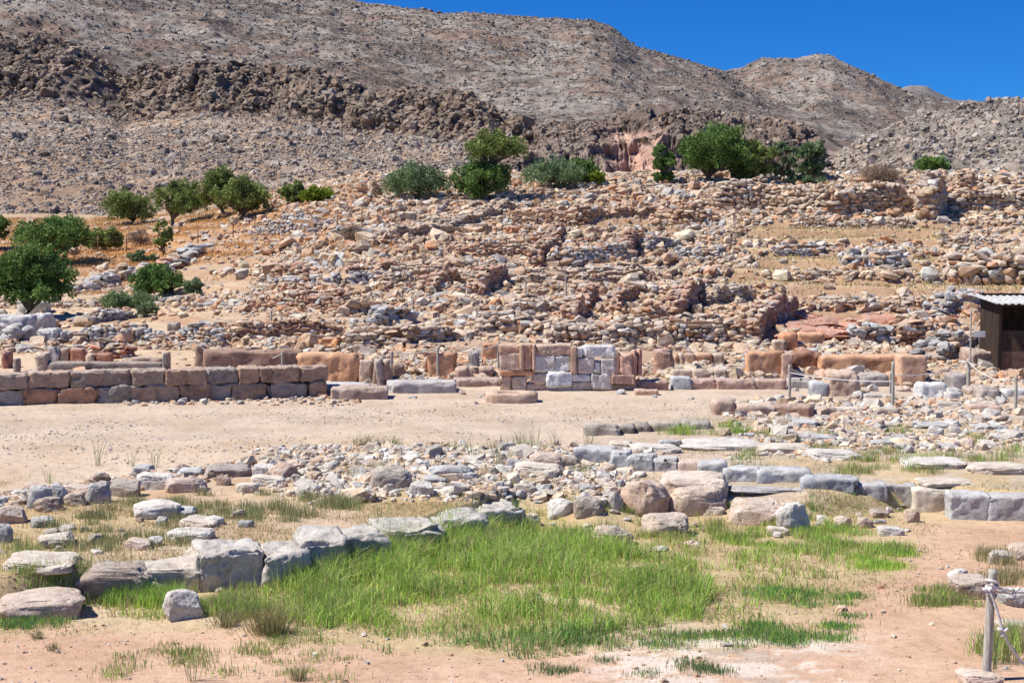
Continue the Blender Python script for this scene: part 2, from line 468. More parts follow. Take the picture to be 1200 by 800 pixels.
# ------------------------------------------------------------------ ground sheet
def ground():
    u = np.concatenate([np.linspace(-2.4, -.48, 60)[:-1], np.linspace(-.48, .48, 860), np.linspace(.48, 2.4, 60)[1:]])
    ys = np.concatenate([np.linspace(-60, 6, 24)[:-1], 6 * (34 / 6) ** np.linspace(0, 1, 420)[:-1], np.linspace(34, 95, 420)[:-1], np.linspace(95, 200, 60)[:-1], np.linspace(200, 420, 20)])
    Y, U = np.meshgrid(ys, u, indexing='ij')
    X = U * np.sqrt(Y * Y + 25)
    Z = H(X, Y)
    Z = np.where(Y > 95, Z - .012 * (Y - 95) , Z)
    px = pxof(X, Y)
    pyv = HOR + FPX * (CAMZ - Z) / np.maximum(Y, 1)
    C = np.empty(X.shape + (3,))
    tan = np.array([.50, .395, .295]); pink = np.array([.52, .36, .265]); court = np.array([.50, .415, .335])
    dry = np.array([.44, .35, .20]); red = np.array([.36, .17, .10]); orange = np.array([.47, .31, .18]); white = np.array([.62, .57, .52])
    n1 = fbm(X * .5, Y * .5, o=4, seed=30); n2 = fbm(X * 1.7, Y * 1.7, o=4, seed=31); n3 = fbm(X * .16, Y * .16, o=3, seed=33)
    def M_(c, w): 
        nonlocal C
        C = C + (c - C) * np.clip(w, 0, 1)[..., None]
    C[:] = tan
    M_(court, ((Y > 20.5) & (Y < 36)) * 1.0 * sst(20.3, 21.2, Y))
    M_(np.array([.40, .34, .29]), ((Y > 24.0) & (Y < 29)) * sst(.0, .35, n2) * .45)
    M_(np.array([.53, .43, .33]), (Y > 21) * (Y < 25) * sst(-.1, .4, n1) * .7)
    ed = np.interp(px, EP[:, 0], EP_D)
    # near lower level: pink path and dry grass litter
    low = Y < ed + .4
    M_(dry, low * sst(-.35, .3, n1 + .3) * .8)
    # path: bottom strip and right-hand loop
    pathy = np.interp(px, [-400, 0, 300, 500, 700, 850, 950, 1040, 1110, 1200, 1500], [742, 742, 752, 778, 778, 770, 735, 690, 650, 640, 640])
    d = pyv - pathy
    pth = sst(-12, 14, d + 22 * n2) * (1 - (sst(1080, 1130, px) * sst(655, 690, pyv) * (1 - sst(725, 745, pyv))))
    M_(pink, low * pth)
    M_(np.array([.53, .37, .27]), sst(1040, 1100, px) * low * sst(600, 625, pyv) * .9)
    n6 = fbm(X * 2.2, Y * 5, o=5, seed=36, gain=.65)
    M_(white, low * sst(640, 760, px) * (1 - sst(960, 1060, px)) * sst(742, 758, pyv + 12 * n2) * sst(-.05, .12, n6) * .75)
    M_(np.array([.40, .36, .33]), low * sst(640, 760, px) * (1 - sst(900, 1000, px)) * sst(748, 762, pyv) * sst(.12, .2, -n6) * .6)
    # middle band between the rows
    mid = (Y >= ed + .4) & (Y < 21.2)
    M_(dry, mid * sst(-.1, .35, n1) * .85)
    M_(orange, mid * sst(.1, .5, n2) * .5)
    # dry ground right of the court
    rgt = (px > 850) & (Y >= ed + .4) & (Y < 30)
    M_(dry, rgt * sst(-.1, .3, n1) * .6)
    M_(np.array([.42, .38, .34]), rgt * sst(0, .4, n2) * .6)
    # hillside
    hl = sst(35, 37, Y)
    M_(np.array([.43, .325, .24]), hl)
    M_(dry * 1.1, hl * sst(820, 900, px) * sst(50, 54, Y) * sst(-.4, .2, n1) * .9)
    M_(dry * 1.1, hl * (Y > 52) * sst(.05, .4, n1) * .6)
    M_(np.array([.49, .28, .13]), hl * (1 - sst(340, 500, px)) * sst(64, 70, Y) * (1 - sst(80, 90, Y)) * (.25 + .75 * sst(-.25, .15, n1)))
    M_(np.array([.54, .43, .31]), (1 - sst(240, 330, px)) * hl * (Y < 60) * .8)
    M_(red, sst(868, 920, px) * (1 - sst(1090, 1150, px)) * sst(366, 374, pyv) * (1 - sst(398, 412, pyv)) * hl * .9)
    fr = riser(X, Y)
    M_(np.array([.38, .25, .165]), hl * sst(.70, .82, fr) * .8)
    M_(np.array([.36, .29, .22]), sst(100, 130, Y) * .8)
    i, j = X.shape
    idx = np.arange(i * j).reshape(i, j)
    F = np.stack([idx[:-1, :-1], idx[:-1, 1:], idx[1:, 1:], idx[1:, :-1]], -1).reshape(-1, 4)
    me = mesh_np('ground', np.stack([X, Y, Z], -1).reshape(-1, 3), F, M['soil'], C.reshape(-1, 3))
    tag(link('ground', me), kind='structure')
ground()

# ------------------------------------------------------------------ hills and mountains
def hill(name, ridge, base, pxr, seed, amp, gprof, cliffband=None, cols=None, n=(760, 260), fx=1.0, back=.35, cliffcol=(.16, .115, .085), gul=1.0, paint=None):
    """ridge: (px, py, dist) points; base: (px, py, dist); gprof: t -> share of the climb"""
    R_ = np.array(ridge, float); B_ = np.array(base, float)
    pxs = np.linspace(pxr[0], pxr[1], n[0])
    t = np.concatenate([np.linspace(0, 1, n[1]), np.linspace(1, 1 + back, 14)[1:]])
    ry = np.interp(pxs, R_[:, 0], R_[:, 1]); rd = np.interp(pxs, R_[:, 0], R_[:, 2])
    by = np.interp(pxs, B_[:, 0], B_[:, 1]); bd = np.interp(pxs, B_[:, 0], B_[:, 2])
    ry = ry + 2.5 * fbm(pxs * .03, pxs * 0, o=4, seed=seed) + 1.2 * fbm(pxs * .15, pxs * 0, o=3, seed=seed + 1)
    zr = CAMZ + (HOR - ry) * rd / FPX; zb = CAMZ + (HOR - by) * bd / FPX
    T, I = np.meshgrid(t, np.arange(len(pxs)), indexing='ij')
    D = bd[I] + (rd - bd)[I] * np.where(T > 1, 1 + (T - 1) * 1.5, T)
    g = np.interp(T, gprof[0], gprof[1])
    Z = zb[I] + (zr - zb)[I] * np.where(T > 1, 1 - (T - 1) * 1.2, g)
    X = D * (pxs[I] - 600) / FPX
    s = fx / np.mean(rd)
    env = sst(0, .12, T) 
    rg = ridged(X * s * 9, D * s * 5, Z * s * 5, o=6, seed=seed + 3)
    fb = fbm(X * s * 22, D * s * 22, Z * s * 22, o=5, seed=seed + 5, gain=.6)
    top = 1 - .8 * sst(.75, 1, T) * (T <= 1)
    Z = Z + amp * env * (gul * .8 * rg * top + .5 * fb * (1 - .5 * sst(.9, 1, T)))
    D2 = D + amp * 1.2 * fbm(X * s * 30, Z * s * 40, D * s * 9, o=5, seed=seed + 8, gain=.6) * env
    C = np.empty(X.shape + (3,))
    c1, c2, c3 = cols
    m1 = fbm(X * s * 12, Z * s * 22, D * s * 9, o=6, seed=seed + 11, gain=.62)
    C[:] = np.array(c1)
    C += (np.array(c2) - C) * sst(-.1, .3, m1)[..., None]
    m2 = fbm(X * s * 90, Z * s * 120, D * s * 60, o=3, seed=seed + 14)
    C += (np.array(c3) - C) * (sst(.05, .35, m2) * .85)[..., None]
    m3 = fbm(X * s * 150, Z * s * 150, D * s * 120, o=2, seed=seed + 17)
    C *= (1 - .5 * sst(.1, .5, m3))[..., None]
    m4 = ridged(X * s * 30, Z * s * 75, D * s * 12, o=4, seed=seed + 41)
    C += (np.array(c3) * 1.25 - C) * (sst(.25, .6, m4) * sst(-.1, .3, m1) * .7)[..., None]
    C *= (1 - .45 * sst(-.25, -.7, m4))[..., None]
    if cliffband is not None:
        lo, hi, k = cliffband
        cb = sst(lo - .02, lo + .02, T + .03 * m1) * (1 - sst(hi - .01, hi + .02, T))
        if k is not None: cb = cb * k(pxs[I])
        cc = np.array(cliffcol) * (1 + .45 * fbm(X * s * 60, Z * s * 60, D * s * 30, o=4, seed=seed + 19))[..., None]
        C += (cc - C) * (cb * .9)[..., None]
        rough = ridged(X * s * 26, Z * s * 16, D * s * 10, o=5, seed=seed + 23)
        D2 = D2 - cb * amp * 2.6 * rough; Z = Z + cb * amp * .8 * rough * (1 - .5 * sst(.97, 1, T))
        blk = vn(X * s * 45, Z * s * 22, D * s * 8, seed=seed + 29); D2 = D2 - cb * amp * 1.3 * sst(-.1, .15, blk)
        Z = Z + cb * amp * .5 * sst(0, .1, vn(X * s * 60, D * s * 30, seed=seed + 31))
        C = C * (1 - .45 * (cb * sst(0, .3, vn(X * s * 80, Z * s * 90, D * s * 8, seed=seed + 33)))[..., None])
    if paint is not None:
        py = HOR + FPX * (CAMZ - Z) / D
        C = paint(C, pxs[I], py, X, Z, D)
    i, j = X.shape
    idx = np.arange(i * j).reshape(i, j)
    F = np.stack([idx[:-1, :-1], idx[:-1, 1:], idx[1:, 1:], idx[1:, :-1]], -1).reshape(-1, 4)
    V = np.stack([X, D2, Z], -1)
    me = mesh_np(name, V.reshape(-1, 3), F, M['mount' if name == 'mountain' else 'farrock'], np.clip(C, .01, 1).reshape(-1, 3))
    tag(link(name, me), kind='structure')
    return V[:n[1]], pxs
LIN = ((0, 1), (0, 1))
# far peaks
hill('mountain', [(600, 150, 2600), (1000, 125, 2600), (1040, 110, 2600), (1062, 103, 2600), (1080, 104, 2600), (1115, 119, 2600), (1200, 122, 2600), (1500, 110, 2600), (2000, 120, 2600)],
     [(600, 170, 1900), (2000, 170, 1900)], (600, 2000), 50, 12, LIN, cols=((.15, .13, .125), (.18, .15, .14), (.22, .21, .21)), n=(500, 60))
peakV, peakpx = hill('mountain', [(300, 95, 1500), (700, 95, 1500), (840, 87, 1500), (868, 84, 1500), (890, 73, 1500), (930, 72, 1500), (955, 67, 1500), (975, 71, 1500), (1010, 88, 1500), (1040, 106, 1500), (1100, 124, 1500), (1300, 150, 1500), (2000, 150, 1500)],
     [(300, 210, 600), (2000, 210, 600)], (300, 2000), 61, 14, ((0, .5, .93, 1), (0, .45, .93, 1)), cols=((.20, .155, .13), (.27, .19, .145), (.29, .27, .25)), n=(900, 260))
farV, farpx = hill('mountain', [(-1400, -60, 1100), (-500, -150, 1100), (0, -90, 1100), (250, -30, 1100), (390, 1, 1100), (450, 12, 1100), (520, 21, 1100), (545, 18, 1100), (600, 23, 1100), (640, 26, 1100), (690, 30, 1100), (715, 36, 1100), (745, 58, 1100), (800, 72, 1100), (845, 88, 1100), (900, 118, 1050), (1000, 160, 1000), (1300, 200, 900)],
     [(-1400, 230, 330), (1300, 230, 330)], (-1400, 1300), 72, 10, ((0, .3, .62, .93, 1), (0, .30, .60, .93, 1)), cols=((.20, .155, .13), (.27, .19, .145), (.29, .27, .25)), n=(1300, 330), fx=1.2)
# near slope with its dark crag
def kleft(p): return 1.0 * np.ones_like(p)
def pleft(C, px, py, X, Z, D):
    m = fbm(X * .12, D * .12, Z * .12, o=3, seed=77)
    k = (1 - sst(120, 420, px + 40 * m)) * sst(150, 200, py) * sst(-.2, .3, m) * .6
    C = C + (np.array([.32, .20, .12]) - C) * k[..., None]
    return C
nearV, nearpx = hill('hill', [(-1500, 29, 330), (-400, 39, 320), (0, 53, 300), (60, 56, 300), (92, 62, 300), (122, 78, 300), (150, 99, 297), (172, 92, 296), (200, 87, 295), (250, 84, 290), (310, 87, 290), (360, 94, 285), (400, 102, 280), (430, 111, 275), (480, 115, 270), (530, 119, 262), (570, 131, 255), (610, 155, 250), (640, 179, 240), (700, 209, 220), (900, 239, 200)],
     [(-1500, 262, 112), (0, 262, 112), (300, 250, 112), (450, 240, 112), (900, 240, 112)], (-1500, 900), 84, 1.5,
     ((0, .35, .80, .83, .97, 1), (0, .25, .62, .69, .97, 1)), cliffband=(.80, .985, kleft), cols=((.40, .28, .19), (.44, .295, .19), (.36, .325, .29)), n=(1300, 420), cliffcol=(.20, .145, .11), fx=1.6, paint=pleft)
# crag in the middle, with pale pink scar
def pmid(C, px, py, X, Z, D):
    m = fbm(X * .35, D * .35, Z * .35, o=4, seed=78)
    k = sst(700, 725, px) * (1 - sst(780, 810, px)) * sst(150, 165, py) * sst(-.25, .15, m)
    C = C + (np.array([.62, .40, .32]) - C) * (k * .9)[..., None]
    k = sst(600, 640, px) * (1 - sst(700, 720, px)) * sst(165, 175, py) * .5
    C = C + (np.array([.36, .30, .25]) - C) * k[..., None]
    return C
midV, midpx = hill('hill', [(560, 243, 165), (600, 185, 175), (640, 163, 190), (690, 150, 195), (740, 147, 200), (800, 144, 200), (850, 145, 200), (900, 151, 195), (935, 163, 190), (950, 185, 180), (966, 213, 170), (1000, 253, 160)],
     [(560, 245, 125), (1000, 245, 125)], (560, 1000), 95, 1.3, ((0, .3, .55, .62, .92, 1), (0, .12, .2, .55, .96, 1)), cliffband=(.4, .985, None),
     cols=((.28, .205, .155), (.33, .235, .175), (.31, .295, .28)), n=(700, 330), cliffcol=(.17, .12, .095), fx=1.3, paint=pmid)
# crag on the right
rightV, rightpx = hill('hill', [(930, 250, 200), (955, 210, 210), (1000, 180, 215), (1040, 167, 220), (1080, 152, 220), (1110, 145, 220), (1150, 136, 220), (1200, 133, 220), (1300, 132, 220), (1600, 110, 220), (2400, 100, 230)],
     [(930, 245, 118), (2400, 245, 118)], (930, 2400), 103, 1.1, ((0, .3, .5, .85, 1), (0, .1, .3, .95, 1)), cliffband=(.35, .985, None),
     cols=((.30, .24, .195), (.36, .29, .235), (.36, .35, .335)), n=(900, 330), cliffcol=(.30, .26, .225), fx=1.3)

# scree: loose rocks on the near slope
LOW = [pebble(200 + k) for k in range(14)]
def scree():
    r = np.random.default_rng(5)
    Ws, Fs, Cs = [], [], []; off = 0
    #      surface, columns, photo columns, t range, count, size, spread, clip, colours, patchiness
    sets = [(nearV, nearpx, (-150, 720), (0, .80), 80000, .085, .5, (.035, .55), ((.40, .30, .21), (.44, .39, .34)), 1.3),
            (nearV, nearpx, (-150, 640), (.74, .99), 15000, .17, .6, (.06, .9), ((.22, .155, .11), (.33, .265, .21)), .5),
            (nearV, nearpx, (-150, 640), (.0, .985), 3500, .20, .5, (.1, .7), ((.20, .16, .13), (.33, .31, .29)), 1.0),
            (farV, farpx, (-150, 920), (.05, .995), 60000, .060, .65, (.025, .32), ((.19, .15, .125), (.31, .285, .26)), 1.0),
            (farV, farpx, (-150, 920), (.05, .99), 26000, .070, .4, (.035, .18), ((.08, .07, .05), (.12, .105, .075)), 1.0),
            (peakV, peakpx, (700, 1250), (.05, .995), 26000, .060, .65, (.025, .32), ((.19, .15, .125), (.31, .285, .26)), 1.0),
            (midV, midpx, (560, 990), (.0, .97), 12000, .12, .55, (.05, .5), ((.30, .21, .15), (.34, .29, .25)), .8),
            (rightV, rightpx, (940, 1450), (.0, .97), 18000, .13, .6, (.05, .6), ((.37, .29, .23), (.42, .39, .36)), .8)]
    for V, pxx, pr, tr, N, sm, sd, cl, (ca, cb), pt in sets:
        ni, nj = V.shape[:2]
        j = np.interp(r.uniform(*pr, N), pxx, np.arange(nj)).astype(int)
        i = np.clip(r.uniform(*tr, N) * ni, 0, ni - 1).astype(int)
        p = V[i, j]
        m = fbm(p[:, 0] * .05, p[:, 1] * .05, o=3, seed=9) + .7 * fbm(p[:, 0] * .3, p[:, 2] * .5, o=3, seed=12)
        if V is midV:
            q = 600 + FPX * p[:, 0] / p[:, 1]; k = (q > 700) & (q < 800) & (r.uniform(0, 1, N) < .85); p = p[~k]; m = m[~k]; N = len(p)
        p = p[r.uniform(-.70, .50, N) * pt - (1 - pt) * .5 < m]; N = len(p)
        s = np.clip(r.lognormal(math.log(sm), sd, N), *cl) * (p[:, 1] / 170) ** (.4 if sd != .4 and V is not farV and V is not peakV else .85)
        scl = np.stack([s * r.uniform(.8, 1.5, N), s * r.uniform(.8, 1.3, N), s * r.uniform(.5, 1.2, N)], -1)
        rot = np.stack([r.normal(0, .4, N), r.normal(0, .4, N), r.uniform(0, 6.3, N)], -1)
        pos = p + np.array([0, 0, 1]) * (scl[:, 2:3] * .2)
        t = r.uniform(0, 1, (N, 1)); v = r.uniform(.7, 1.25, (N, 1))
        W, F, C = scatter(LOW, pos, scl, rot, (np.array(ca) * (1 - t) + np.array(cb) * t) * v, 1)
        Ws.append(W); Fs.append(F + off); Cs.append(C); off += len(W)
    me = mesh_np('scree', np.concatenate(Ws), np.concatenate(Fs), M['scree'], np.concatenate(Cs), False)
    tag(link('scree', me), 'loose grey and tan rocks strewn over the near mountain slope and crags', 'scree', kind='stuff')
scree()
# ------------------------------------------------------------------ rubble of the hillside
MIDR = [rock(2, 300 + k, 1.0, 8, .12, pd=(.62, .98)) for k in range(24)]
SMALLR = [pebble(330 + k) for k in range(24)]
PAL = np.array([[.42, .28, .18], [.45, .335, .23], [.36, .325, .29], [.325, .31, .30], [.48, .39, .285], [.44, .225, .115], [.56, .52, .46]])
def pal(n, r, p=(.26, .26, .11, .06, .19, .08, .04)):
    c = PAL[r.choice(len(PAL), n, p=np.array(p) / sum(p))]
    return np.minimum(c * r.uniform(.95, 1.5, (n, 1)), .64)
def barezone(px, py):
    """strips of bare earth and dry grass between the walls"""
    Z = [(905, 1210, 328, 348), (880, 1110, 262, 284), (230, 330, 372, 384), (140, 290, 368, 384), (60, 240, 374, 392), (845, 900, 322, 335), (640, 800, 258, 268), (880, 990, 296, 318),
         (230, 300, 322, 345), (1060, 1100, 296, 320), (340, 430, 320, 326)]
    k = np.zeros_like(px)
    for a, b, c, d in Z:
        k = np.maximum(k, sst(a - 12, a + 12, px) * (1 - sst(b - 12, b + 12, px)) * sst(c - 3, c + 3, py) * (1 - sst(d - 3, d + 3, py)))
    return k
def hillside_rubble():
    r = np.random.default_rng(21)
    N = 250000
    y = np.sqrt(r.uniform(35.5 ** 2, 97 ** 2, N)); px = r.uniform(-260, 1460, N); x = (px - 600) / FPX * y
    z = H(x, y); py = HOR + FPX * (CAMZ - z) / y
    fr = riser(x, y)
    n1 = fbm(x * .16, y * .22, o=4, seed=41); n2 = fbm(x * .6, y * .6, o=3, seed=42)
    rz = sst(.60, .74, fr)
    dens = .20 + .35 * n1 + .3 * n2 + .95 * rz
    dens *= lerp(.22, 1, sst(190, 330, px)) + .3 * rz * (py > 330)
    dens = np.where((px < 330) & (y > 62), dens * .25, dens)
    dens = np.where((px > 840) & (y > 50), dens * .75 - .12 + .2 * rz, dens)
    dens *= 1 - .93 * barezone(px, py)
    dens = np.where((px > 880) & (px < 1090) & (py > 364) & (py < 398), dens * .08, dens)
    k = r.uniform(0, 1, N) < np.clip(dens, 0.02, 1) * .85
    x, y, z, rz = x[k], y[k], z[k], rz[k]; N = len(x)
    s = np.clip(r.lognormal(-2.72, .52, N), .03, .34) * (y / 55) ** .25 * (.8 + .35 * rz)
    scl = np.stack([s * r.uniform(.8, 1.6, N), s * r.uniform(.8, 1.3, N), s * r.uniform(.4, .85, N)], -1)
    rot = np.stack([r.normal(0, .25, N), r.normal(0, .25, N), r.uniform(0, 6.3, N)], -1)
    pos = np.stack([x, y, z + scl[:, 2] * r.uniform(.1, .6, N)], -1)
    col = pal(N, r)
    W, F, C = scatter(MIDR[:8] if False else SMALLR, pos, scl, rot, col, 2)
    tag(link('rubble', mesh_np('rubble', W, F, M['rubble'], C, False)), 'countless small tumbled stones covering the terraced hillside ruins', 'rubble', kind='stuff')
hillside_rubble()

def rubble_wall(pts, h, t=.6, s=.3, tint=None, seed=0, label='', name='rubble_wall', cat='ruined wall', group='rubble walls of the hillside ruins', jag=.35, lvl=2):
    """dry-stone wall along ground points (world)"""
    r = np.random.default_rng(900 + seed)
    p = np.array([[q[0], q[1]] for q in pts]); seg = np.linalg.norm(np.diff(p, axis=0), axis=1)
    cum = np.concatenate([[0], np.cumsum(seg)]); L = cum[-1]
    org = Vector((p[:, 0].mean(), p[:, 1].mean(), Hs(p[:, 0].mean(), p[:, 1].mean())))
    def at(d):
        x = np.interp(d, cum, p[:, 0]); y = np.interp(d, cum, p[:, 1])
        e = .05; dx = np.interp(np.minimum(d + e, L), cum, p[:, 0]) - np.interp(np.maximum(d - e, 0), cum, p[:, 0]); dy = np.interp(np.minimum(d + e, L), cum, p[:, 1]) - np.interp(np.maximum(d - e, 0), cum, p[:, 1])
        n = np.hypot(dx, dy) + 1e-9
        return x, y, dx / n, dy / n
    def top(d): return h * (1 - jag * .5 + jag * vn(d * .9 / max(h, .5), d * 0, seed=seed + 3)) * (1 - .35 * sst(L - .5, L, d)) * (1 - .35 * (1 - sst(0, .5, d)))
    PV, SV, RV = [], [], []
    side_ = (-1, 1, 0) if t > s * 1.4 else (0,)
    for sd in side_:
        z = 0.0
        while z < h * 1.1:
            ch = s * r.uniform(.34, .68)
            d = r.uniform(-.3, .3) * s
            while d < L:
                w = s * min(2.3, r.lognormal(.0, .38))
                hh = ch * r.uniform(.75, 1.35)
                dd = d + w / 2
                if z + ch * .6 < float(top(np.array(min(max(dd, 0), L)))):
                    x, y, tx, ty = at(np.array(min(max(dd, 0), L)))
                    off = sd * (t / 2 - s * .35) + r.normal(0, .05 * s)
                    X, Y = x - ty * off, y + tx * off
                    PV.append((X, Y, z + ch / 2 + r.normal(0, .08 * s))); SV.append((w * .54, s * r.uniform(.42, .7), hh * .56)); RV.append((r.normal(0, .14), r.normal(0, .16), math.atan2(ty, tx) + r.normal(0, .22)))
                d += w * .98
            z += ch * .92
    if not PV: return None
    PV, SV, RV = map(np.array, (PV, SV, RV))
    PV[:, 2] += H(PV[:, 0], PV[:, 1], True) * .5 + H(np.interp(.5 * L, cum, p[:, 0]) + 0 * PV[:, 0], np.interp(.5 * L, cum, p[:, 1]) + 0 * PV[:, 0]) * .5 - .06 if L < 2 else H(PV[:, 0], PV[:, 1]) - .06
    PV[:, 2] = np.maximum(PV[:, 2], H(PV[:, 0], PV[:, 1]) - .1)
    C = pal(len(PV), r)
    if tint is not None:
        kk = (r.uniform(0, 1, len(PV)) < .55)[:, None]
        C = np.where(kk, np.array(tint) * 1.12 * r.uniform(.7, 1.2, (len(PV), 1)), C)
    PV = PV - np.array(org[:])
    V, F, C = scatter(MIDR if lvl == 2 else SMALLR, PV, SV, RV, C, seed)
    b = Bag(); b.add(V, F, C)
    # earth packing between the two faces
    n = max(3, int(L / .35)); dd = np.linspace(.08 * min(L, 1), L - .08 * min(L, 1), n)
    x, y, tx, ty = at(dd); tp = np.maximum(top(dd) - s * .55, .05); ht = max(.05, t / 2 - s * .42)
    g = H(x, y)
    Vc = []
    for sgn in (-1, 1):
        for zz in (g - .15, g + tp):
            Vc.append(np.stack([x - ty * sgn * ht, y + tx * sgn * ht, zz], -1))
    Vc = np.concatenate(Vc) - np.array(org[:])
    Fc = []
    A, B, Cc, D = 0, n, 2 * n, 3 * n   # -low, -top, +low, +top
    for i in range(n - 1):
        Fc += [[A+i, A+i+1, B+i+1, B+i], [B+i, B+i+1, D+i+1, D+i], [D+i, D+i+1, Cc+i+1, Cc+i]]
    Fc += [[A, B, D, Cc], [A+n-1, Cc+n-1, D+n-1, B+n-1]]
    b.add(Vc, np.array(Fc), (.34, .215, .14))
    o = link(name, b.build(name, M['rubble'], False), loc=org)
    tag(o, label, cat, group)
    return o
def W_(pl, h, t, s, label, tint=None, jag=.35, **k):
    W_.n += 1
    if h < 1.5: h *= .82
    if s < .45: s *= .8
    return rubble_wall([P(a, b) for a, b in pl], h, t, s, tint, W_.n, label, jag=jag, **k)
W_.n = 0
RED = (.42, .25, .17); GREY = (.39, .39, .40); TAN = (.47, .38, .30); ORG = (.48, .30, .19)
# the big-stone walls along the crest and the right
W_([(834, 246), (900, 246), (975, 249), (1066, 250)], 1.5, .8, .44, 'long wall of big rounded boulders along the crest below the dense trees', TAN, .25)
W_([(1084, 259), (1098, 246)], 2.55, .85, .55, 'tall pier of huge rough stones with a dark side, standing highest on the crest', TAN, .12)
W_([(1110, 243), (1200, 240), (1260, 240)], 1.25, .8, .42, 'boulder wall on the crest just beyond the tall pier', TAN, .5)
W_([(1128, 237), (1138, 230)], 1.5, .7, .42, 'short reddish pier standing between the crest wall stones beside the tall pier', ORG, .3)
W_([(1108, 326), (1160, 325), (1240, 330)], 1.35, .8, .52, 'wall of big pale boulders above the shed roof', TAN, .45)
W_([(985, 309), (1060, 309)], .72, .7, .42, 'short dark-faced boulder wall alone on the dry grass terrace', GREY, .2)
W_([(600, 257), (680, 259), (765, 252)], .95, .8, .28, 'long reddish terrace wall under the clearing of the small tree', ORG, .4)
W_([(762, 262), (838, 262)], 1.25, .9, .42, 'tumbled orange rocks where the boulder crest wall begins', ORG, .6)
W_([(382, 281), (470, 277)], .6, .6, .32, 'low grey wall at the top of the slope behind the wire fence', GREY)
W_([(440, 290), (520, 274), (600, 246)], .75, .7, .28, 'long slanting wall climbing to the foot of the lone tree', TAN)
W_([(325, 322), (362, 320)], .75, .7, .4, 'short red-faced wall of large stones left of two grey boulders', RED)
W_([(364, 313), (402, 312)], .62, .6, .46, 'pair of blue-grey boulders set in a wall stub', GREY, .15)
W_([(402, 320), (480, 317)], .7, .6, .32, 'reddish terrace wall right of the blue-grey boulder pair', RED)
W_([(320, 334), (378, 332)], .6, .6, .36, 'wall stub of grey blocks under the red-faced wall', GREY)
W_([(378, 333), (445, 328)], .6, .6, .33, 'low wall of flat grey stones in the middle of the left slope', GREY)
W_([(302, 364), (345, 362), (402, 362)], .95, .7, .27, 'terrace wall with a strong red face above an orange floor', RED)
W_([(446, 332), (525, 325)], .6, .6, .27, 'pale wall line on the slope above the dark pit', TAN)
W_([(500, 348), (534, 332)], .95, .6, .28, 'corner of walls round the left dark pit of the middle slope', RED)
W_([(556, 348), (588, 333)], .95, .6, .28, 'corner of walls round the second dark pit of the middle slope', RED)
W_([(392, 371), (455, 368)], .6, .5, .42, 'row of squared beige blocks on the lower left slope', TAN, .15)
W_([(432, 388), (482, 376)], .75, .6, .30, 'dark slanting wall stub below the beige block row', GREY)
W_([(555, 389), (612, 386), (650, 394)], .7, .6, .38, 'wall of squared pale blocks above the upright facade panels', TAN, .2)
W_([(535, 300), (640, 293)], .7, .6, .27, 'orange-stoned wall line in the centre of the upper slope', ORG)
W_([(620, 287), (648, 286), (655, 272)], .9, .6, .26, 'walls round the small dark hollow under the reddish terrace wall', RED)
W_([(640, 306), (738, 304)], 1.0, .7, .28, 'wall of grey stones ending at a dark corner in the centre', GREY)
W_([(724, 306), (748, 284)], .95, .55, .28, 'dark-sided cross wall running uphill in the centre', RED)
W_([(752, 293), (800, 290)], .7, .6, .28, 'wall piece right of the dark-sided cross wall', GREY)
W_([(790, 302), (846, 300)], .65, .6, .30, 'grey stone wall stub beside a patch of bare pink earth', GREY)
W_([(626, 314), (650, 298)], 1.1, .6, .27, 'dark-sided corner low in the centre left of the grey wall', RED)
W_([(600, 333), (690, 330), (765, 325)], .6, .6, .25, 'long low wall of light rubble across the middle terrace', TAN)
W_([(666, 374), (692, 352)], .85, .5, .27, 'dark-sided cross wall leftmost of the four pits above the facade', RED)
W_([(716, 371), (740, 352)], .85, .5, .27, 'dark-sided cross wall second of the four pits above the facade', RED)
W_([(752, 380), (772, 378)], .95, .6, .42, 'upright orange block pair between the pits above the facade', ORG, .1)
W_([(782, 378), (830, 346)], 1.1, .6, .28, 'big wall with a deep dark side right of the orange block pair', RED, .2)
W_([(820, 356), (872, 353)], .75, .7, .30, 'wall with a pale top right of the big dark-sided wall', TAN)
W_([(878, 400), (924, 364)], 1.1, .6, .27, 'long cross wall with a deep dark side left of the red earth', RED, .2)
W_([(808, 389), (860, 387)], .65, .6, .42, 'squared pale block wall under the big dark-sided wall', TAN, .15)
W_([(590, 366), (660, 364)], .65, .6, .27, 'light rubble wall above the facade on its left', TAN)
W_([(640, 402), (760, 400), (860, 402)], .9, .7, .27, 'rubble retaining wall close behind the stone facade', TAN, .25)
W_([(905, 297), (962, 292)], .45, .5, .26, 'thin line of stones across the dry terrace under the crest', GREY, .4)
W_([(932, 326), (986, 321)], .5, .5, .26, 'thin line of stones below the dark-faced boulder wall', TAN, .4)
W_([(960, 360), (1090, 360)], .45, .6, .24, 'low stone edging above the red earth bank', TAN, .4)
W_([(1092, 378), (1142, 353)], .75, .7, .34, 'slanting grey wall leading up to the shed roof corner', GREY, .3)
W_([(1068, 262), (1000, 266), (930, 262)], .4, .5, .26, 'low broken course at the foot of the crest wall', TAN, .5)
W_([(1110, 290), (1200, 292)], .6, .6, .3, 'broken terrace wall below the crest on the right', TAN, .5)
W_([(1000, 402), (1040, 398)], .85, .7, .38, 'dark-faced block wall with a long capstone behind the orange wall', GREY, .2)
W_([(1045, 398), (1100, 398), (1120, 400)], .95, .8, .26, 'bank of small orange cobbles behind the orange wall', ORG, .3)
W_([(1085, 425), (1130, 396)], .8, .8, .36, 'tumbled slanting wall between the orange wall and the shed', GREY, .4)
W_([(60, 401), (140, 397), (215, 396)], .55, .6, .30, 'low grey wall running behind the dark stone bench', GREY, .5)
W_([(216, 404), (266, 402)], .85, .7, .24, 'thick dark-faced wall end behind the left rope posts', GREY, .15)
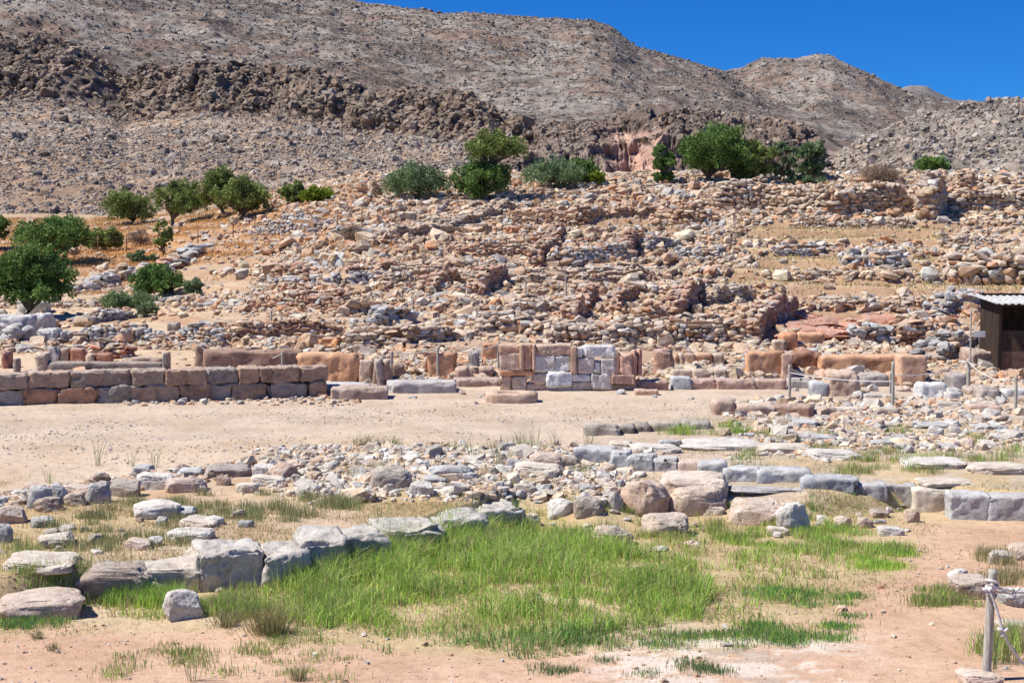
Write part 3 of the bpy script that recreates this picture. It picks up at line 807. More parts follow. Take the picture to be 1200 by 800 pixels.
W_([(272, 398), (400, 394)], .8, .7, .25, 'long orange rubble wall behind the left rope posts', ORG, .35)
W_([(85, 378), (118, 374), (160, 370)], .45, .6, .26, 'low stone line under the green clumps', GREY, .5)
W_([(0, 400), (26, 398)], .9, .9, .5, 'dark rough masonry under the big left tree', GREY, .3)
W_([(90, 342), (125, 330), (160, 316)], .6, 1.3, .46, 'sprawling heap of grey stones left of the fig shrub', GREY, .6)
W_([(190, 322), (215, 308), (240, 294)], .7, 1.0, .62, 'ridge of blue-grey boulders right of the fig shrub', GREY, .5)
W_([(300, 274), (376, 268)], .9, 1.0, .3, 'grey stone heap along the wire fence', GREY, .5)
W_([(190, 358), (215, 354)], .5, .6, .34, 'small cluster of grey stones beside the earth track', GREY, .4)
W_([(215, 362), (258, 356)], .5, .7, .36, 'cluster of grey stones in front of the round bush', GREY, .5)
W_([(400, 405), (470, 402), (530, 398)], .75, .7, .26, 'rubble wall behind the leaning upright slabs', TAN, .35)
W_([(100, 418), (150, 418)], .75, .6, .3, 'lump of red-brown masonry above the dark stone bench', (.46, .19, .11), .4)

def redbank():
    """jagged red rock bank between the walls on the right"""
    b = Bag(); r = np.random.default_rng(77)
    for k in range(70):
        px = r.uniform(925, 1100); py = r.uniform(370, 396)
        p = P(px, py); V, F = rock(3, 700 + k, .2, 10, .12)
        b.add(V * np.array([r.uniform(.3, .9), .35, r.uniform(.06, .2)]) + np.array(p[:]), F, np.array([.42, .165, .09]) * r.uniform(.8, 1.25))
    tag(link('red_earth_bank', b.build('red_earth_bank', M['rubble'], False)), 'bank of crumbly dark red earth and rock between rubble walls', 'earth bank', kind='stuff')
redbank()

# ------------------------------------------------------------------ loose stones: shared prototypes
HI = []
for k in range(16):
    V, F = rock(5, 400 + k, (.8, 1.1, .5, 1.25, .9)[k % 5], 7 + k % 4, .14, .05, pd=((.72, 1.05), (.85, 1.2), (.66, .95), (.95, 1.3), (.8, 1.1))[k % 5])
    HI.append(mesh_np('stone', V, F, M['stone'], None, True))
HS = []
for k in range(6):
    V, F = rock(5, 440 + k, 1.3, 5, .11, .05, pd=(.95, 1.3)); HS.append(mesh_np('slab', V, F, M['slab'], None, True))
SM = []
for k in range(12):
    V, F = rock(4, 460 + k, (.7, 1.1, .9)[k % 3], 8, .12, .045, pd=((.66, .95), (.8, 1.1), (.72, 1.0))[k % 3]); SM.append(mesh_np('stone', V, F, M['stone'], None, True))
def S(px0, px1, yt, yb, label, col=(.5, .45, .40), k=0, dr=.7, rz=0.0, cat='boulder', name='boulder', sink=.45, tilt=0.0, bank=None, hgt=None):
    bank = bank or HI
    pm = (px0 + px1) / 2; p = P(pm, yb)
    w = (px1 - px0) * p.y / FPX; D = w * dr
    ang = (yb - HOR) / FPX
    h = (hgt * .8) if hgt else max(.09, ((yb - yt) * p.y / FPX - D * ang * .8) * 1.05)
    if h < .42 * w and bank is HI: bank = HS; h = max(h, .11)
    H0 = h * (1 + sink)
    o = link(name, bank[k % len(bank)], loc=(p.x, p.y + D * .45, p.z - h * sink + H0 / 2), rot=(0, tilt, rz), scale=(w / 2, D / 2, H0 / 2))
    c = 1.0
    o.color = (*col, 1)
    return tag(o, label, cat)
WH = (.64, .61, .575); PK = (.58, .455, .375); BR = (.40, .315, .25); GB = (.44, .45, .465); LT = (.64, .56, .47)
# the big boulders edging the sunken grass
S(-14, 90, 684, 727, 'rounded pinkish-white boulder at the lower left corner of the grass edge', PK, 0, .8, .2)
S(66, 190, 655, 705, 'brown weathered boulder with level cracks between two paler boulders', BR, 1, .8, .2, hgt=.52)
S(128, 252, 646, 697, 'flat-topped pale boulder behind the small white upright stone', LT, 3, .8, .15, hgt=.5)
S(187, 236, 687, 727, 'small white pointed stone standing alone in front of the boulder row', WH, 7, .7, .3, 'stone', 'stone')
def SB(px0, px1, yb, hh, D, label, col, rz, seed, cat='slab', name='stone_slab', back=.0):
    p = P((px0 + px1) / 2, yb); w = (px1 - px0) * p.y / FPX / math.cos(rz) * 1.0
    hh *= .86; col = tuple(q * .93 for q in col)
    V, F = block(w, D, hh + .15, seed, .05, .045, .03, .95)
    q = V.copy()
    V[:, 2] += .05 * fbm(q[:, 0] * 1.6 + seed, q[:, 1] * 1.6, o=3, seed=seed % 20) * (q[:, 2] / (hh + .15))
    V[:, 0] += .05 * vn(q[:, 1] * 2.5, q[:, 2] * 3, seed=seed % 13); V[:, 1] += .07 * vn(q[:, 0] * 2.2, q[:, 2] * 3, seed=seed % 11)
    V[:, 1] += np.where(q[:, 1] < 0, .10 * (1 - q[:, 2] / (hh + .15)) , 0)          # undercut front
    o = link(name, mesh_np(name, V, F, M['stone'], None, True), loc=(p.x, p.y + D * .5 + back, p.z - .15), rot=(0, 0, rz)); o.color = (*col, 1)
    return tag(o, label, cat)
SB(222, 300, 692, .50, .85, 'large white-topped boulder with a dark hollow face, biggest of the row', (.60, .57, .54), .30, 71, 'boulder', 'boulder')
SB(298, 346, 688, .42, .75, 'dark-faced block with a pale top wedged after the biggest boulder', (.54, .51, .48), .34, 72, 'boulder', 'boulder')
SB(343, 394, 680, .50, .85, 'tall white boulder with a dark face next before the grey boulder', (.58, .56, .53), .30, 73, 'boulder', 'boulder')
SB(391, 440, 669, .45, .85, 'grey boulder at the left end of the long flat slabs', (.50, .48, .45), .36, 74, 'boulder', 'boulder')
SB(436, 506, 656, .42, .95, 'broad flat pale slab over the tall grass with a dark undercut', (.56, .535, .50), .36, 75)
SB(502, 560, 641, .40, .9, 'grey-white slab shaded at its edge in the middle of the slab row', (.52, .51, .50), .38, 76)
SB(556, 608, 626, .36, .8, 'small end slab of the row where the tall grass thins out', (.57, .54, .50), .34, 77)
# inside the strip left
S(150, 206, 583, 608, 'white rounded stone lying in dry grass under the long dark capstone', WH, 6, .9, .4, 'stone', 'stone')
S(186, 226, 592, 607, 'thin flat grey stone touching the white rounded stone', GB, 9, .9, .1, 'stone', 'stone')
S(205, 256, 603, 620, 'flat pale stone set level in the dry grass', LT, 8, .9, -.2, 'stone', 'stone')
S(190, 248, 616, 636, 'white stone with a dark lower edge just behind the largest boulder', WH, 10, .8, -.1, 'stone', 'stone')
S(142, 176, 629, 645, 'small pink rounded stone in front of the flat pale rocks', PK, 2, .9, 0, 'stone', 'stone')
S(-10, 80, 646, 672, 'wide flat pinkish rock sheet at the left edge', LT, 8, 1.0, .1, 'rock', 'rock_sheet', hgt=.12)
S(38, 84, 622, 642, 'low pale rock in dry grass above the flat rock sheet', LT, 5, .9, .4, 'rock', 'rock')
S(-8, 28, 590, 614, 'round grey-pink stone at the left end of the stone line', PK, 7, .9, .1, 'stone', 'stone')
S(-12, 12, 612, 636, 'dark-faced stone cut by the left edge below the round one', GB, 1, .9, .1, 'stone', 'stone')
S(32, 60, 604, 618, 'thin slanted grey stone right of the round grey-pink stone', GB, 9, .9, .5, 'stone', 'stone')
S(236, 260, 604, 616, 'small white lump beside the flat pale stone', WH, 12, .9, .5, 'stone', 'stone')
# the low stone line on the left
S(28, 58, 567, 596, 'upright grey stone in the left stone line', GB, 11, .8, .3, 'stone', 'stone')
S(36, 70, 580, 600, 'oval brown cobble at the foot of the left stone line', (.40, .32, .26), 2, .8, .1, 'stone', 'stone')
S(54, 78, 566, 592, 'blue-grey stone beside the oval brown cobble', GB, 12, .8, .1, 'stone', 'stone')
S(72, 98, 576, 593, 'flat brown pillow-shaped cobble in the stone line', (.44, .37, .29), 2, .8, -.1, 'stone', 'stone')
S(68, 108, 566, 580, 'pink cap stone over the pillow-shaped cobble', PK, 8, .8, -.1, 'stone', 'stone')
S(98, 128, 563, 590, 'grey and white split stone ending the cobble group', (.46, .45, .45), 13, .8, .2, 'stone', 'stone')
S(122, 165, 560, 582, 'long brown low slab between two halves of the stone line', (.40, .35, .30), 3, .6, -.2, 'slab', 'stone_slab')
S(106, 127, 552, 566, 'small round brown boulder sitting on top of the stone line', BR, 4, .9, .2, 'stone', 'stone')
S(155, 202, 552, 574, 'tilted pale plate in the middle of the stone line', WH, 8, .7, .2, 'stone', 'stone')
S(152, 178, 543, 556, 'dark grey plate behind the tilted pale plate', GB, 9, .8, -.2, 'stone', 'stone')
S(190, 240, 556, 577, 'pair-like pink rock under the long dark capstone', PK, 13, .7, .1, 'stone', 'stone')
S(234, 292, 543, 560, 'long dark capstone with a thin shaded edge on the stone line', (.34, .28, .25), 3, .6, .22, 'slab', 'stone_slab')
S(205, 236, 547, 560, 'pale blue flat stone left of the long dark capstone', GB, 3, .8, .1, 'stone', 'stone')
S(250, 270, 556, 569, 'small pink stone tucked beneath the long dark capstone', PK, 12, .8, .1, 'stone', 'stone')
S(294, 322, 541, 558, 'whitish lump just right of the long dark capstone', WH, 6, .8, .1, 'stone', 'stone')
S(315, 348, 541, 562, 'reddish lump next to the whitish one in the stone line', (.45, .32, .26), 0, .8, .1, 'stone', 'stone')
S(290, 332, 556, 568, 'flat pale stone in front of the reddish lump', LT, 8, .8, .1, 'stone', 'stone')
S(274, 302, 564, 578, 'lone chalky stone on the bare ground under the stone line', LT, 10, .8, .1, 'stone', 'stone')
S(356, 370, 560, 572, 'single small grey stone apart from the line', GB, 12, .8, .1, 'stone', 'stone')
# rubble spread centre
S(432, 482, 544, 574, 'rough grey-tan boulder with a hollow under it, largest of the rubble spread', (.44, .39, .34), 1, .8, .1)
S(448, 462, 566, 578, 'small round cobble in front of the hollow boulder', (.48, .42, .36), 2, .9, .1, 'stone', 'stone')
S(478, 508, 562, 582, 'pale sloping stone right of the hollow boulder', WH, 6, .8, .1, 'stone', 'stone')
S(492, 524, 556, 568, 'blue-grey flat stone among the pale rubble', GB, 9, .8, .1, 'stone', 'stone')
S(500, 556, 542, 560, 'wide grey stone in the middle of the rubble spread', GB, 13, .7, .1, 'stone', 'stone')
S(620, 662, 528, 550, 'brown block with a dark right side at the start of the kerb slabs', PK, 1, .8, .1, 'stone', 'stone')
S(655, 680, 533, 549, 'small dark brown block touching the first kerb slab', BR, 1, .8, .1, 'stone', 'stone')
S(600, 660, 540, 560, 'sloping pale slab beside the brown block', LT, 8, .8, -.1, 'slab', 'stone_slab')
S(590, 616, 536, 550, 'blue lump among pale rubble near the kerb slabs', GB, 12, .8, .1, 'stone', 'stone')
S(626, 648, 566, 578, 'small sky-grey stone in dry grass below the rubble', GB, 10, .8, .1, 'stone', 'stone')
S(600, 628, 565, 578, 'pale flat stone left of the small sky-grey one', LT, 8, .8, .1, 'stone', 'stone')
S(640, 676, 582, 606, 'white-topped stone with a shaded foot near the grass head', WH, 0, .8, .1, 'stone', 'stone')
S(672, 708, 580, 606, 'brown dark-sided stone next to tall weeds', (.40, .34, .28), 1, .8, .1, 'stone', 'stone')
S(712, 732, 574, 598, 'pale upright stone left of the big pinkish boulder', (.5, .46, .42), 4, .8, .1, 'stone', 'stone')
S(608, 634, 600, 618, 'rounded cream stone at the grass head', LT, 2, .8, .1, 'stone', 'stone')
S(560, 600, 598, 610, 'flat cream stone between slab row and grass head', LT, 8, .8, .1, 'stone', 'stone')
# big boulders right of centre
S(730, 786, 560, 606, 'big square pinkish boulder with a dark right side', (.60, .44, .35), 8, .9, .45, tilt=.08)
S(770, 858, 550, 592, 'long pale pink boulder between the blue slabs and the square boulder', (.66, .55, .46), 3, .6, -.1)
S(782, 856, 566, 604, 'rough tan boulder with pitted face right of the square boulder', (.64, .51, .41), 13, .6, .1)
S(752, 812, 598, 630, 'low tan rock below the square pinkish boulder', (.64, .53, .44), 8, .8, -.2)
S(690, 746, 612, 642, 'pointed pale pink rock half sunk in the green grass', PK, 4, .8, .2)
S(822, 850, 590, 604, 'small cream rock between the tan boulder and the long block', LT, 2, .8, .1, 'stone', 'stone')
S(856, 922, 581, 616, 'long cream block with a pink broken front', (.66, .53, .43), 3, .7, -.08)
S(909, 951, 586, 623, 'bright white rounded boulder at the end of the long cream block', WH, 2, .8, .3)
S(900, 926, 616, 628, 'flat cream stone in front of the white rounded boulder', LT, 8, .8, .1, 'stone', 'stone')
S(978, 1000, 603, 618, 'pale pink stone first of two on the path edge', PK, 0, .8, .1, 'stone', 'stone')
S(1004, 1026, 604, 619, 'pale pink stone second of two on the path edge', PK, 4, .8, .1, 'stone', 'stone')
S(1031, 1062, 616, 628, 'thin white stone lying in the grass near the pink path', WH, 8, .7, .1, 'stone', 'stone')
S(1020, 1044, 596, 607, 'low brown stone behind the thin white one', BR, 9, .8, .1, 'stone', 'stone')
S(1060, 1080, 595, 612, 'crumbling tan rock under the cream kerb slab', (.5, .38, .28), 0, .8, .1, 'stone', 'stone')
# right edge rocks
S(1112, 1140, 664, 686, 'round white cobble on a rock heap behind the rope post', WH, 2, .9, .1, 'stone', 'stone')
S(1118, 1172, 676, 702, 'rough tan rock beneath the round white cobble', (.52, .42, .34), 5, .8, .2, 'rock', 'rock', hgt=.3)
S(1160, 1188, 642, 660, 'white-topped stone by the upper right of the path', WH, 6, .8, .1, 'stone', 'stone')
S(1184, 1216, 634, 656, 'pink rock at the right picture edge above the rope', PK, 0, .8, .1, 'rock', 'rock')
S(1176, 1222, 686, 712, 'grey rock at the right edge behind the hanging rope', GB, 5, .8, .1, 'rock', 'rock')
S(1172, 1222, 724, 745, 'flat pink rock on the path edge right of the rope post', PK, 8, .8, .1, 'rock', 'rock', hgt=.12)
S(512, 564, 632, 650, 'pale stone sunk in the green grass under the slabs', LT, 4, .8, .1, 'stone', 'stone', hgt=.2)
S(1128, 1180, 790, 806, 'flat pinkish stone around the foot of the rope post', PK, 8, .8, .1, 'stone', 'stone', hgt=.07)
# blue-grey kerb slabs
KG = 'blue-grey kerb slabs'
kerb = [
 (676, 722, 527, 548, 'first blue-grey kerb slab from the centre, its left end buried', .34, GB), (718, 740, 530, 552, 'narrow blue-grey kerb slab, second from the centre', .34, GB),
 (737, 770, 531, 554, 'cracked blue-grey kerb slab between the narrow one and the grey end slab', .30, GB), (767, 798, 535, 555, 'grey kerb slab just before the gap in the row', .25, (.45, .44, .44)),
 (798, 826, 538, 556, 'small pink and grey stone filling the gap of the kerb row', .2, PK), (820, 852, 543, 563, 'smooth blue kerb slab right after the gap', .30, GB),
 (849, 896, 546, 567, 'long blue kerb slab with a clean vertical joint at its end', .26, GB), (890, 950, 553, 568, 'low thin blue kerb slab half covered by earth', .22, GB),
 (942, 1008, 558, 576, 'long low kerb slab with a dark broken right end', .22, (.38, .40, .44)), (1000, 1042, 566, 583, 'rough dark kerb slab between low slab and dry tuft', .22, (.42, .42, .43)),
 (1040, 1078, 569, 589, 'short grey kerb stone left of the cream block', .28, (.43, .42, .41)), (1073, 1118, 570, 600, 'cream-topped kerb block with a pitted pink face', .34, LT),
 (1115, 1161, 573, 609, 'square smooth blue-grey kerb block, tallest of the row', .36, GB), (1160, 1216, 577, 610, 'last blue-grey kerb block at the right edge', .36, (.44, .44, .45))]
for i, (a, b_, yt, yb, lab, hh, c) in enumerate(kerb):
    hh *= .72 if a < 1030 else .95
    p = P((a + b_) / 2, yb - (3 if a < 1030 else 0)); w = (b_ - a) * p.y / FPX * 1.0
    V, F = block(w, .42, hh + .1, 50 + i, .025, .022, .028, .85)
    me = mesh_np('kerb_slab', V, F, M['slab'], None, True)
    o = link('kerb_slab', me, loc=(p.x, p.y + .2, p.z - .1), rot=(0, 0, -.10 if a > 800 else -.16)); o.color = (*[min(.7, q * 1.10 * (1 + .08 * math.sin(i * 2.3))) for q in c], 1)
    tag(o, lab, 'kerb slab', KG)
# pale slabs farther right
pale = [
 (800, 900, 511, 528, 'long white slab line start, lying level left of the cracked white slab', WH), (886, 960, 521, 531, 'narrow white slab in front of the long one', LT),
 (950, 1012, 521, 539, 'broad white slab ending in a loose wedge', WH), (1060, 1140, 532, 550, 'white slab with a broken lumpy end, beside the right white slab', WH),
 (1138, 1216, 537, 556, 'white slab at the right edge with a blue front', LT), (1086, 1132, 517, 527, 'dark blue thin plate lying on gravel', GB), (1022, 1052, 512, 521, 'small dark blue plate on gravel left of weeds', GB),
 (1142, 1184, 488, 503, 'tilted dark blue plate near the right rope post', GB), (1172, 1210, 498, 510, 'blue plate behind the tilted one at the right edge', GB),
 (1068, 1118, 492, 502, 'grey-blue flat slab in the upper right rubble', GB), (930, 985, 506, 516, 'thin blue slab edge half buried in gravel', GB), (872, 888, 500, 512, 'small blue stone beside the broken block', GB),
 (908, 962, 484, 500, 'lumpy blue-white stone in front of the brown block', (.48, .48, .5)), (1080, 1150, 560, 570, 'low pale rock strip behind the cream kerb block', LT), (740, 800, 519, 532, 'rounded whitish rock above the first kerb slabs', WH),
 (712, 742, 510, 526, 'pale rock with dark foot left of whitish rock', LT), (772, 800, 508, 524, 'blue-white rock at the start of the long white slab', GB), (1130, 1165, 575, 582, 'thin stone chip lying behind the tallest kerb block', LT),
 (855, 960, 564, 578, 'broad flat grey concrete-like bed behind the cream block', (.38, .37, .38))]
for i, (a, b_, yt, yb, lab, c) in enumerate(pale):
    S(a, b_, yt, yb, lab, c, i, .75 if i != 18 else .5, 0.05 * (i % 5 - 2), 'slab', 'stone_slab', bank=HS, hgt=(.15 if i in (0, 1, 2, 3, 4, 12, 14, 15, 16) else .09))

# ------------------------------------------------------------------ many smaller loose stones, each its own object
def loose():
    r = np.random.default_rng(91)
    zones = [  # px0,px1,py0,py1,n,smin,smax, where
        ('spread', [(285, 545), (420, 530), (600, 518), (700, 520), (770, 548), (680, 590), (560, 590), (400, 588), (300, 575)], 130, .10, .28, 'in the rubble spread between the court and the slab row'),
        ('line', [(0, 580), (110, 563), (210, 548), (290, 541), (300, 552), (200, 565), (100, 582), (0, 598)], 44, .13, .34, 'in the left stone line along the court'),
        ('right', [(860, 492), (1200, 486), (1200, 530), (1000, 520), (860, 512)], 42, .14, .34, 'on the gravelly ground right of the court'),
        ('strip', [(0, 610), (130, 600), (300, 600), (420, 596), (300, 622), (120, 650), (0, 660)], 16, .12, .34, 'in the dry grass behind the front boulder row'),
        ('foot', [(150, 466), (270, 462), (400, 458), (400, 468), (270, 472), (150, 476)], 15, .12, .30, 'at the foot of the long ashlar wall'),
        ('around', [(640, 600), (760, 600), (880, 610), (930, 578), (1070, 588), (1070, 632), (900, 636), (740, 650), (650, 630)], 26, .10, .28, 'around the big boulders at the edge of the grass'),
        ('facade', [(450, 462), (560, 452), (760, 462), (900, 470), (900, 478), (700, 474), (450, 470)], 12, .12, .30, 'on the court below the stone facade'),
        ('posts', [(930, 455), (1200, 455), (1200, 478), (930, 478)], 26, .18, .45, 'in the rough ground among the right rope posts'),
    ]
    tints = [('white', WH), ('grey', (.44, .44, .45)), ('pinkish', PK), ('tan', (.48, .40, .32)), ('blue-grey', GB)]
    shapes = [('small', 0), ('flat', 1), ('chunky', 2)]
    from itertools import count
    for zi, (zn, poly, n, s0, s1, where) in enumerate(zones):
        pl = np.array(poly, float); c = 0
        while c < n:
            px = r.uniform(pl[:, 0].min(), pl[:, 0].max()); py = r.uniform(pl[:, 1].min(), pl[:, 1].max())
            ins = False
            for a in range(len(pl)):
                x1, y1 = pl[a]; x2, y2 = pl[a - 1]
                if (y1 > py) != (y2 > py) and px < (x2 - x1) * (py - y1) / (y2 - y1) + x1: ins = not ins
            if not ins: continue
            p = P(px, py); tn, tc = tints[r.choice(5, p=(.3, .22, .2, .16, .12))]; shn, sh = shapes[r.integers(0, 3)]
            s = s0 + (s1 - s0) * r.uniform(0, 1) ** 1.6
            if sh == 0: s *= .7; sc = (s, s * .85, s * .7)
            elif sh == 1: s *= 1.15; sc = (s, s * .8, s * .35)
            else: sc = (s, s * .8, s * .75)
            sc = np.array(sc) / 2 * r.uniform(.9, 1.15, 3)
            v = r.uniform(.82, 1.12)
            o = link('loose_stone', SM[r.integers(0, len(SM))], loc=(p.x, p.y, p.z + sc[2] * .4), rot=(r.normal(0, .15), r.normal(0, .15), r.uniform(0, 6.3)), scale=sc)
            o.color = (tc[0] * v, tc[1] * v, tc[2] * v, 1)
            tag(o, f'{shn} {tn} loose stone lying {where}', 'stone', f'{shn} {tn} stones {where}')
            c += 1
loose()

def near_rubble():
    """the smaller chips and cobbles nobody could count"""
    r = np.random.default_rng(17)
    P_, S_, C_ = [], [], []
    def zone(n, px0, px1, y0, y1, f, sm, sd, pp=None):
        y = np.sqrt(r.uniform(y0 ** 2, y1 ** 2, n)); px = r.uniform(px0, px1, n); x = (px - 600) / FPX * y
        z = H(x, y); py = HOR + FPX * (CAMZ - z) / y
        k = r.uniform(0, 1, n) < f(px, py, x, y)
        x, y, z = x[k], y[k], z[k]; n = len(x)
        s = np.clip(r.lognormal(math.log(sm * .6), sd, n), .004, .22)
        P_.append(np.stack([x, y, z + s * .25], -1)); S_.append(s); C_.append(pal(n, r) if pp is None else pal(n, r, pp) * 1.1)
    def band(a, b, e=6): return lambda px, py, x, y: sst(a - e, a + e, py) * (1 - sst(b - e, b + e, py))
    # spread
    zone(17000, 270, 800, 17, 24, lambda px, py, x, y: sst(515, 530, py + 8 * vn(px * .03, py * .05)) * (1 - sst(575, 596, py)) * sst(270, 420, px) * (1 - sst(700, 790, px)) * (.3 + .7 * sst(-.3, .2, fbm(x * 1.5, y * 1.5, o=2, seed=61))), .048, .5, (.04, .2, .2, .12, .26, .01, .25))
    zone(5000, -100, 320, 19, 24, lambda px, py, x, y: (np.abs(py - np.interp(px, [-100, 0, 110, 210, 290, 320], [592, 588, 574, 562, 550, 552])) < 9) * 1.0, .05, .45)
    # right dry ground
    zone(14000, 830, 1400, 21, 33, lambda px, py, x, y: sst(466, 474, py) * (1 - sst(525, 545, py)) * sst(840, 880, px) * (.15 + .85 * sst(-.1, .3, fbm(x * .9, y * 1.6, o=3, seed=62))), .045, .6, (.08, .2, .18, .14, .26, .03, .18))
    # beneath and behind the facade
    zone(20000, -260, 1460, 33.6, 37.5, lambda px, py, x, y: np.where(px < 400, .25, .45) * sst(34.2, 35.2, y) * sst(-.4, .3, fbm(x * .8, y * .8, o=3, seed=63)), .075, .5)
    # gravel on the court and the path
    zone(17000, -200, 1300, 22, 31, lambda px, py, x, y: .12 + .88 * sst(.0, .3, fbm(x * .5, y * 1.0, o=3, seed=64)) * (px < 880), .014, .45, (.1, .1, .35, .25, .1, .05, .05))
    zone(12000, -100, 1300, 9, 18, lambda px, py, x, y: .2 + .6 * sst(0, .3, fbm(x, y, o=3, seed=66)), .010, .6)
    # foot of the left wall
    zone(500, 140, 420, 29.5, 32.5, lambda px, py, x, y: sst(462, 466, py) * (1 - sst(472, 478, py)) * .8, .06, .4)
    pos = np.concatenate(P_); s = np.concatenate(S_); col = np.concatenate(C_); N = len(s)
    scl = np.stack([s * r.uniform(.9, 1.5, N), s * r.uniform(.8, 1.2, N), s * r.uniform(.45, .9, N)], -1)
    rot = np.stack([r.normal(0, .25, N), r.normal(0, .25, N), r.uniform(0, 6.3, N)], -1)
    W, F, C = scatter(SMALLR, pos, scl, rot, col, 3)
    tag(link('gravel', mesh_np('gravel', W, F, M['rubble'], C, False)), 'small chips and pebbles strewn over court, path and ruins', 'gravel', kind='stuff')
near_rubble()
# ------------------------------------------------------------------ the long ashlar wall on the left
def ashlar_wall():
    a, b_ = P(-75, 478), P(383, 464)
    dirv = (b_ - a); dirv.z = 0; L = dirv.length; ang = math.atan2(dirv.y, dirv.x)
    root = empty('ashlar_wall', (a.x, a.y, a.z), ang)
    tag(root, 'long low wall of two courses of squared brown stone blocks along the court', 'wall')
    def s_of(px):      # length along the wall seen at a photo column
        k = (px - 600) / FPX * 1.0
        # a + t*dir : x/y = k
        d = dirv.normalized(); return (k * a.y - a.x) / (d.x - k * d.y)
    up = [-75, -20, 32, 82, 155, 193, 240, 279, 303, 318, 350, 383]
    lo = [-75, -30, 25, 66, 112, 150, 181, 209, 244, 271, 312, 360, 382]
    r = np.random.default_rng(8)
    tl = [(.40, .31, .255), (.43, .31, .24), (.35, .305, .285), (.46, .31, .225), (.38, .345, .32)]
    for edges, z0, h, off in ((lo, -.08, .42, 0), (up, .352, .33, .0)):
        for i in range(len(edges) - 1):
            s0, s1 = s_of(edges[i]), s_of(edges[i + 1]); w = s1 - s0 - .006
            dp = .62 if off == 0 else .6
            hh = h * (1 + (r.uniform(-.04, .05) if z0 > 0 else 0))
            V, F = block(w, dp, hh, 120 + i + int(z0 * 100), .018, .026 if z0 > 0 else .032, .028, .9)
            V[:, 0] += (s0 + s1) / 2; V[:, 1] += dp / 2 + r.uniform(-.03, .03); V[:, 2] += z0
            o = link('stone_block', mesh_np('stone_block', V, F, M['ashlar'], None, True), root)
            c = np.array(tl[r.integers(0, 5)]) * r.uniform(.9, 1.1)
            if z0 < 0 and edges[i] in (25, 66): c = np.array((.50, .29, .19))
            o.color = (*c, 1)
ashlar_wall()

# ------------------------------------------------------------------ squared blocks and plastered stubs
def B(px0, px1, yt, yb, th, label, col, mat='ashlar', name='stone_block', cat='stone block', rz=0.0, group=None, rnd=.02, rough=.022, chips=.85, dy=0.0, base=.12, res=.05, tilt=(0, 0), sd=None):
    p = P((px0 + px1) / 2, yb); y = p.y + dy
    w = (px1 - px0) * y / FPX; ang = (yb - HOR) / FPX
    h = max(.08, ((yb - yt) * y / FPX - th * ang * .5))
    B.n += 1
    V, F = block(w, th, h + base, (sd or 200) + B.n, rnd, rough, res, chips)
    V[:, 2] -= base
    z = p.z if dy == 0 else CAMZ - (yb - HOR) * y / FPX
    o = link(name, mesh_np(name, V, F, M[mat], None, True), loc=((( px0 + px1) / 2 - 600) / FPX * y, y + th / 2, z), rot=(tilt[0], tilt[1], rz))
    o.color = (*[min(.75, q * 1.22) for q in col], 1)
    return tag(o, label, cat, group)
B.n = 0
OR = (.52, .31, .19); OR2 = (.48, .27, .17); BN = (.36, .27, .22); GR = (.44, .44, .45); DK = (.26, .22, .20); LTB = (.50, .40, .32)
# behind the left wall
B(53, 190, 424, 440, .35, 'long dark horizontal stone bench behind the ashlar wall', DK, name='stone_bench', cat='bench')
B(39, 53, 414, 440, .4, 'brown upright block at the left end of the dark bench', LTB)
B(190, 197, 412, 438, .2, 'thin upright stone at the right end of the dark bench', BN)
B(14, 19, 420, 438, .2, 'slim dark upright stone left of the brown upright block', DK)
B(55, 66, 406, 424, .3, 'grey upright block standing behind the dark bench', GR)
B(70, 78, 408, 424, .3, 'small pale upright block behind the dark bench', LTB)
B(80, 96, 408, 424, .3, 'red-brown squat block behind the dark bench', (.40, .20, .14))
B(98, 107, 414, 426, .3, 'little beige cube between red stones behind the bench', LTB)
B(140, 190, 419, 426, .3, 'low brown ledge behind the right half of the bench', BN, cat='ledge')
B(109, 128, 414, 425, .3, 'second red-brown squat block right of the little beige cube', (.40, .20, .14))
B(228, 237, 404, 431, .35, 'brown upright slab at the left end of the dark plastered wall', BN)
B(237, 352, 409, 432, .5, 'dark red-brown plastered wall behind the rope posts', (.30, .20, .16), 'plaster', 'plastered_wall', 'wall', rnd=.08, rough=.04)
B(0, 7, 412, 432, .4, 'dark red block at the far left edge', (.36, .18, .14))
B(-20, 30, 370, 397, 1.0, 'broad grey capped block of the tower-like stack at the left edge', GR, 'slab', rnd=.1, rough=.05)
B(30, 53, 367, 392, .9, 'grey rounded block second of the stack under the tree', GR, 'slab', rnd=.12, rough=.05)
B(18, 52, 352, 368, .9, 'pair of whitish capstones topping the stack by the big tree', (.50, .50, .48), 'slab', rnd=.12, rough=.05, dy=.0)
B(40, 64, 386, 402, .8, 'small grey block on the right flank of the stack', GR, 'slab', rnd=.1, rough=.05)
B(195, 207, 378, 388, .5, 'single dark cube on bare earth in front of the track', (.30, .26, .23))
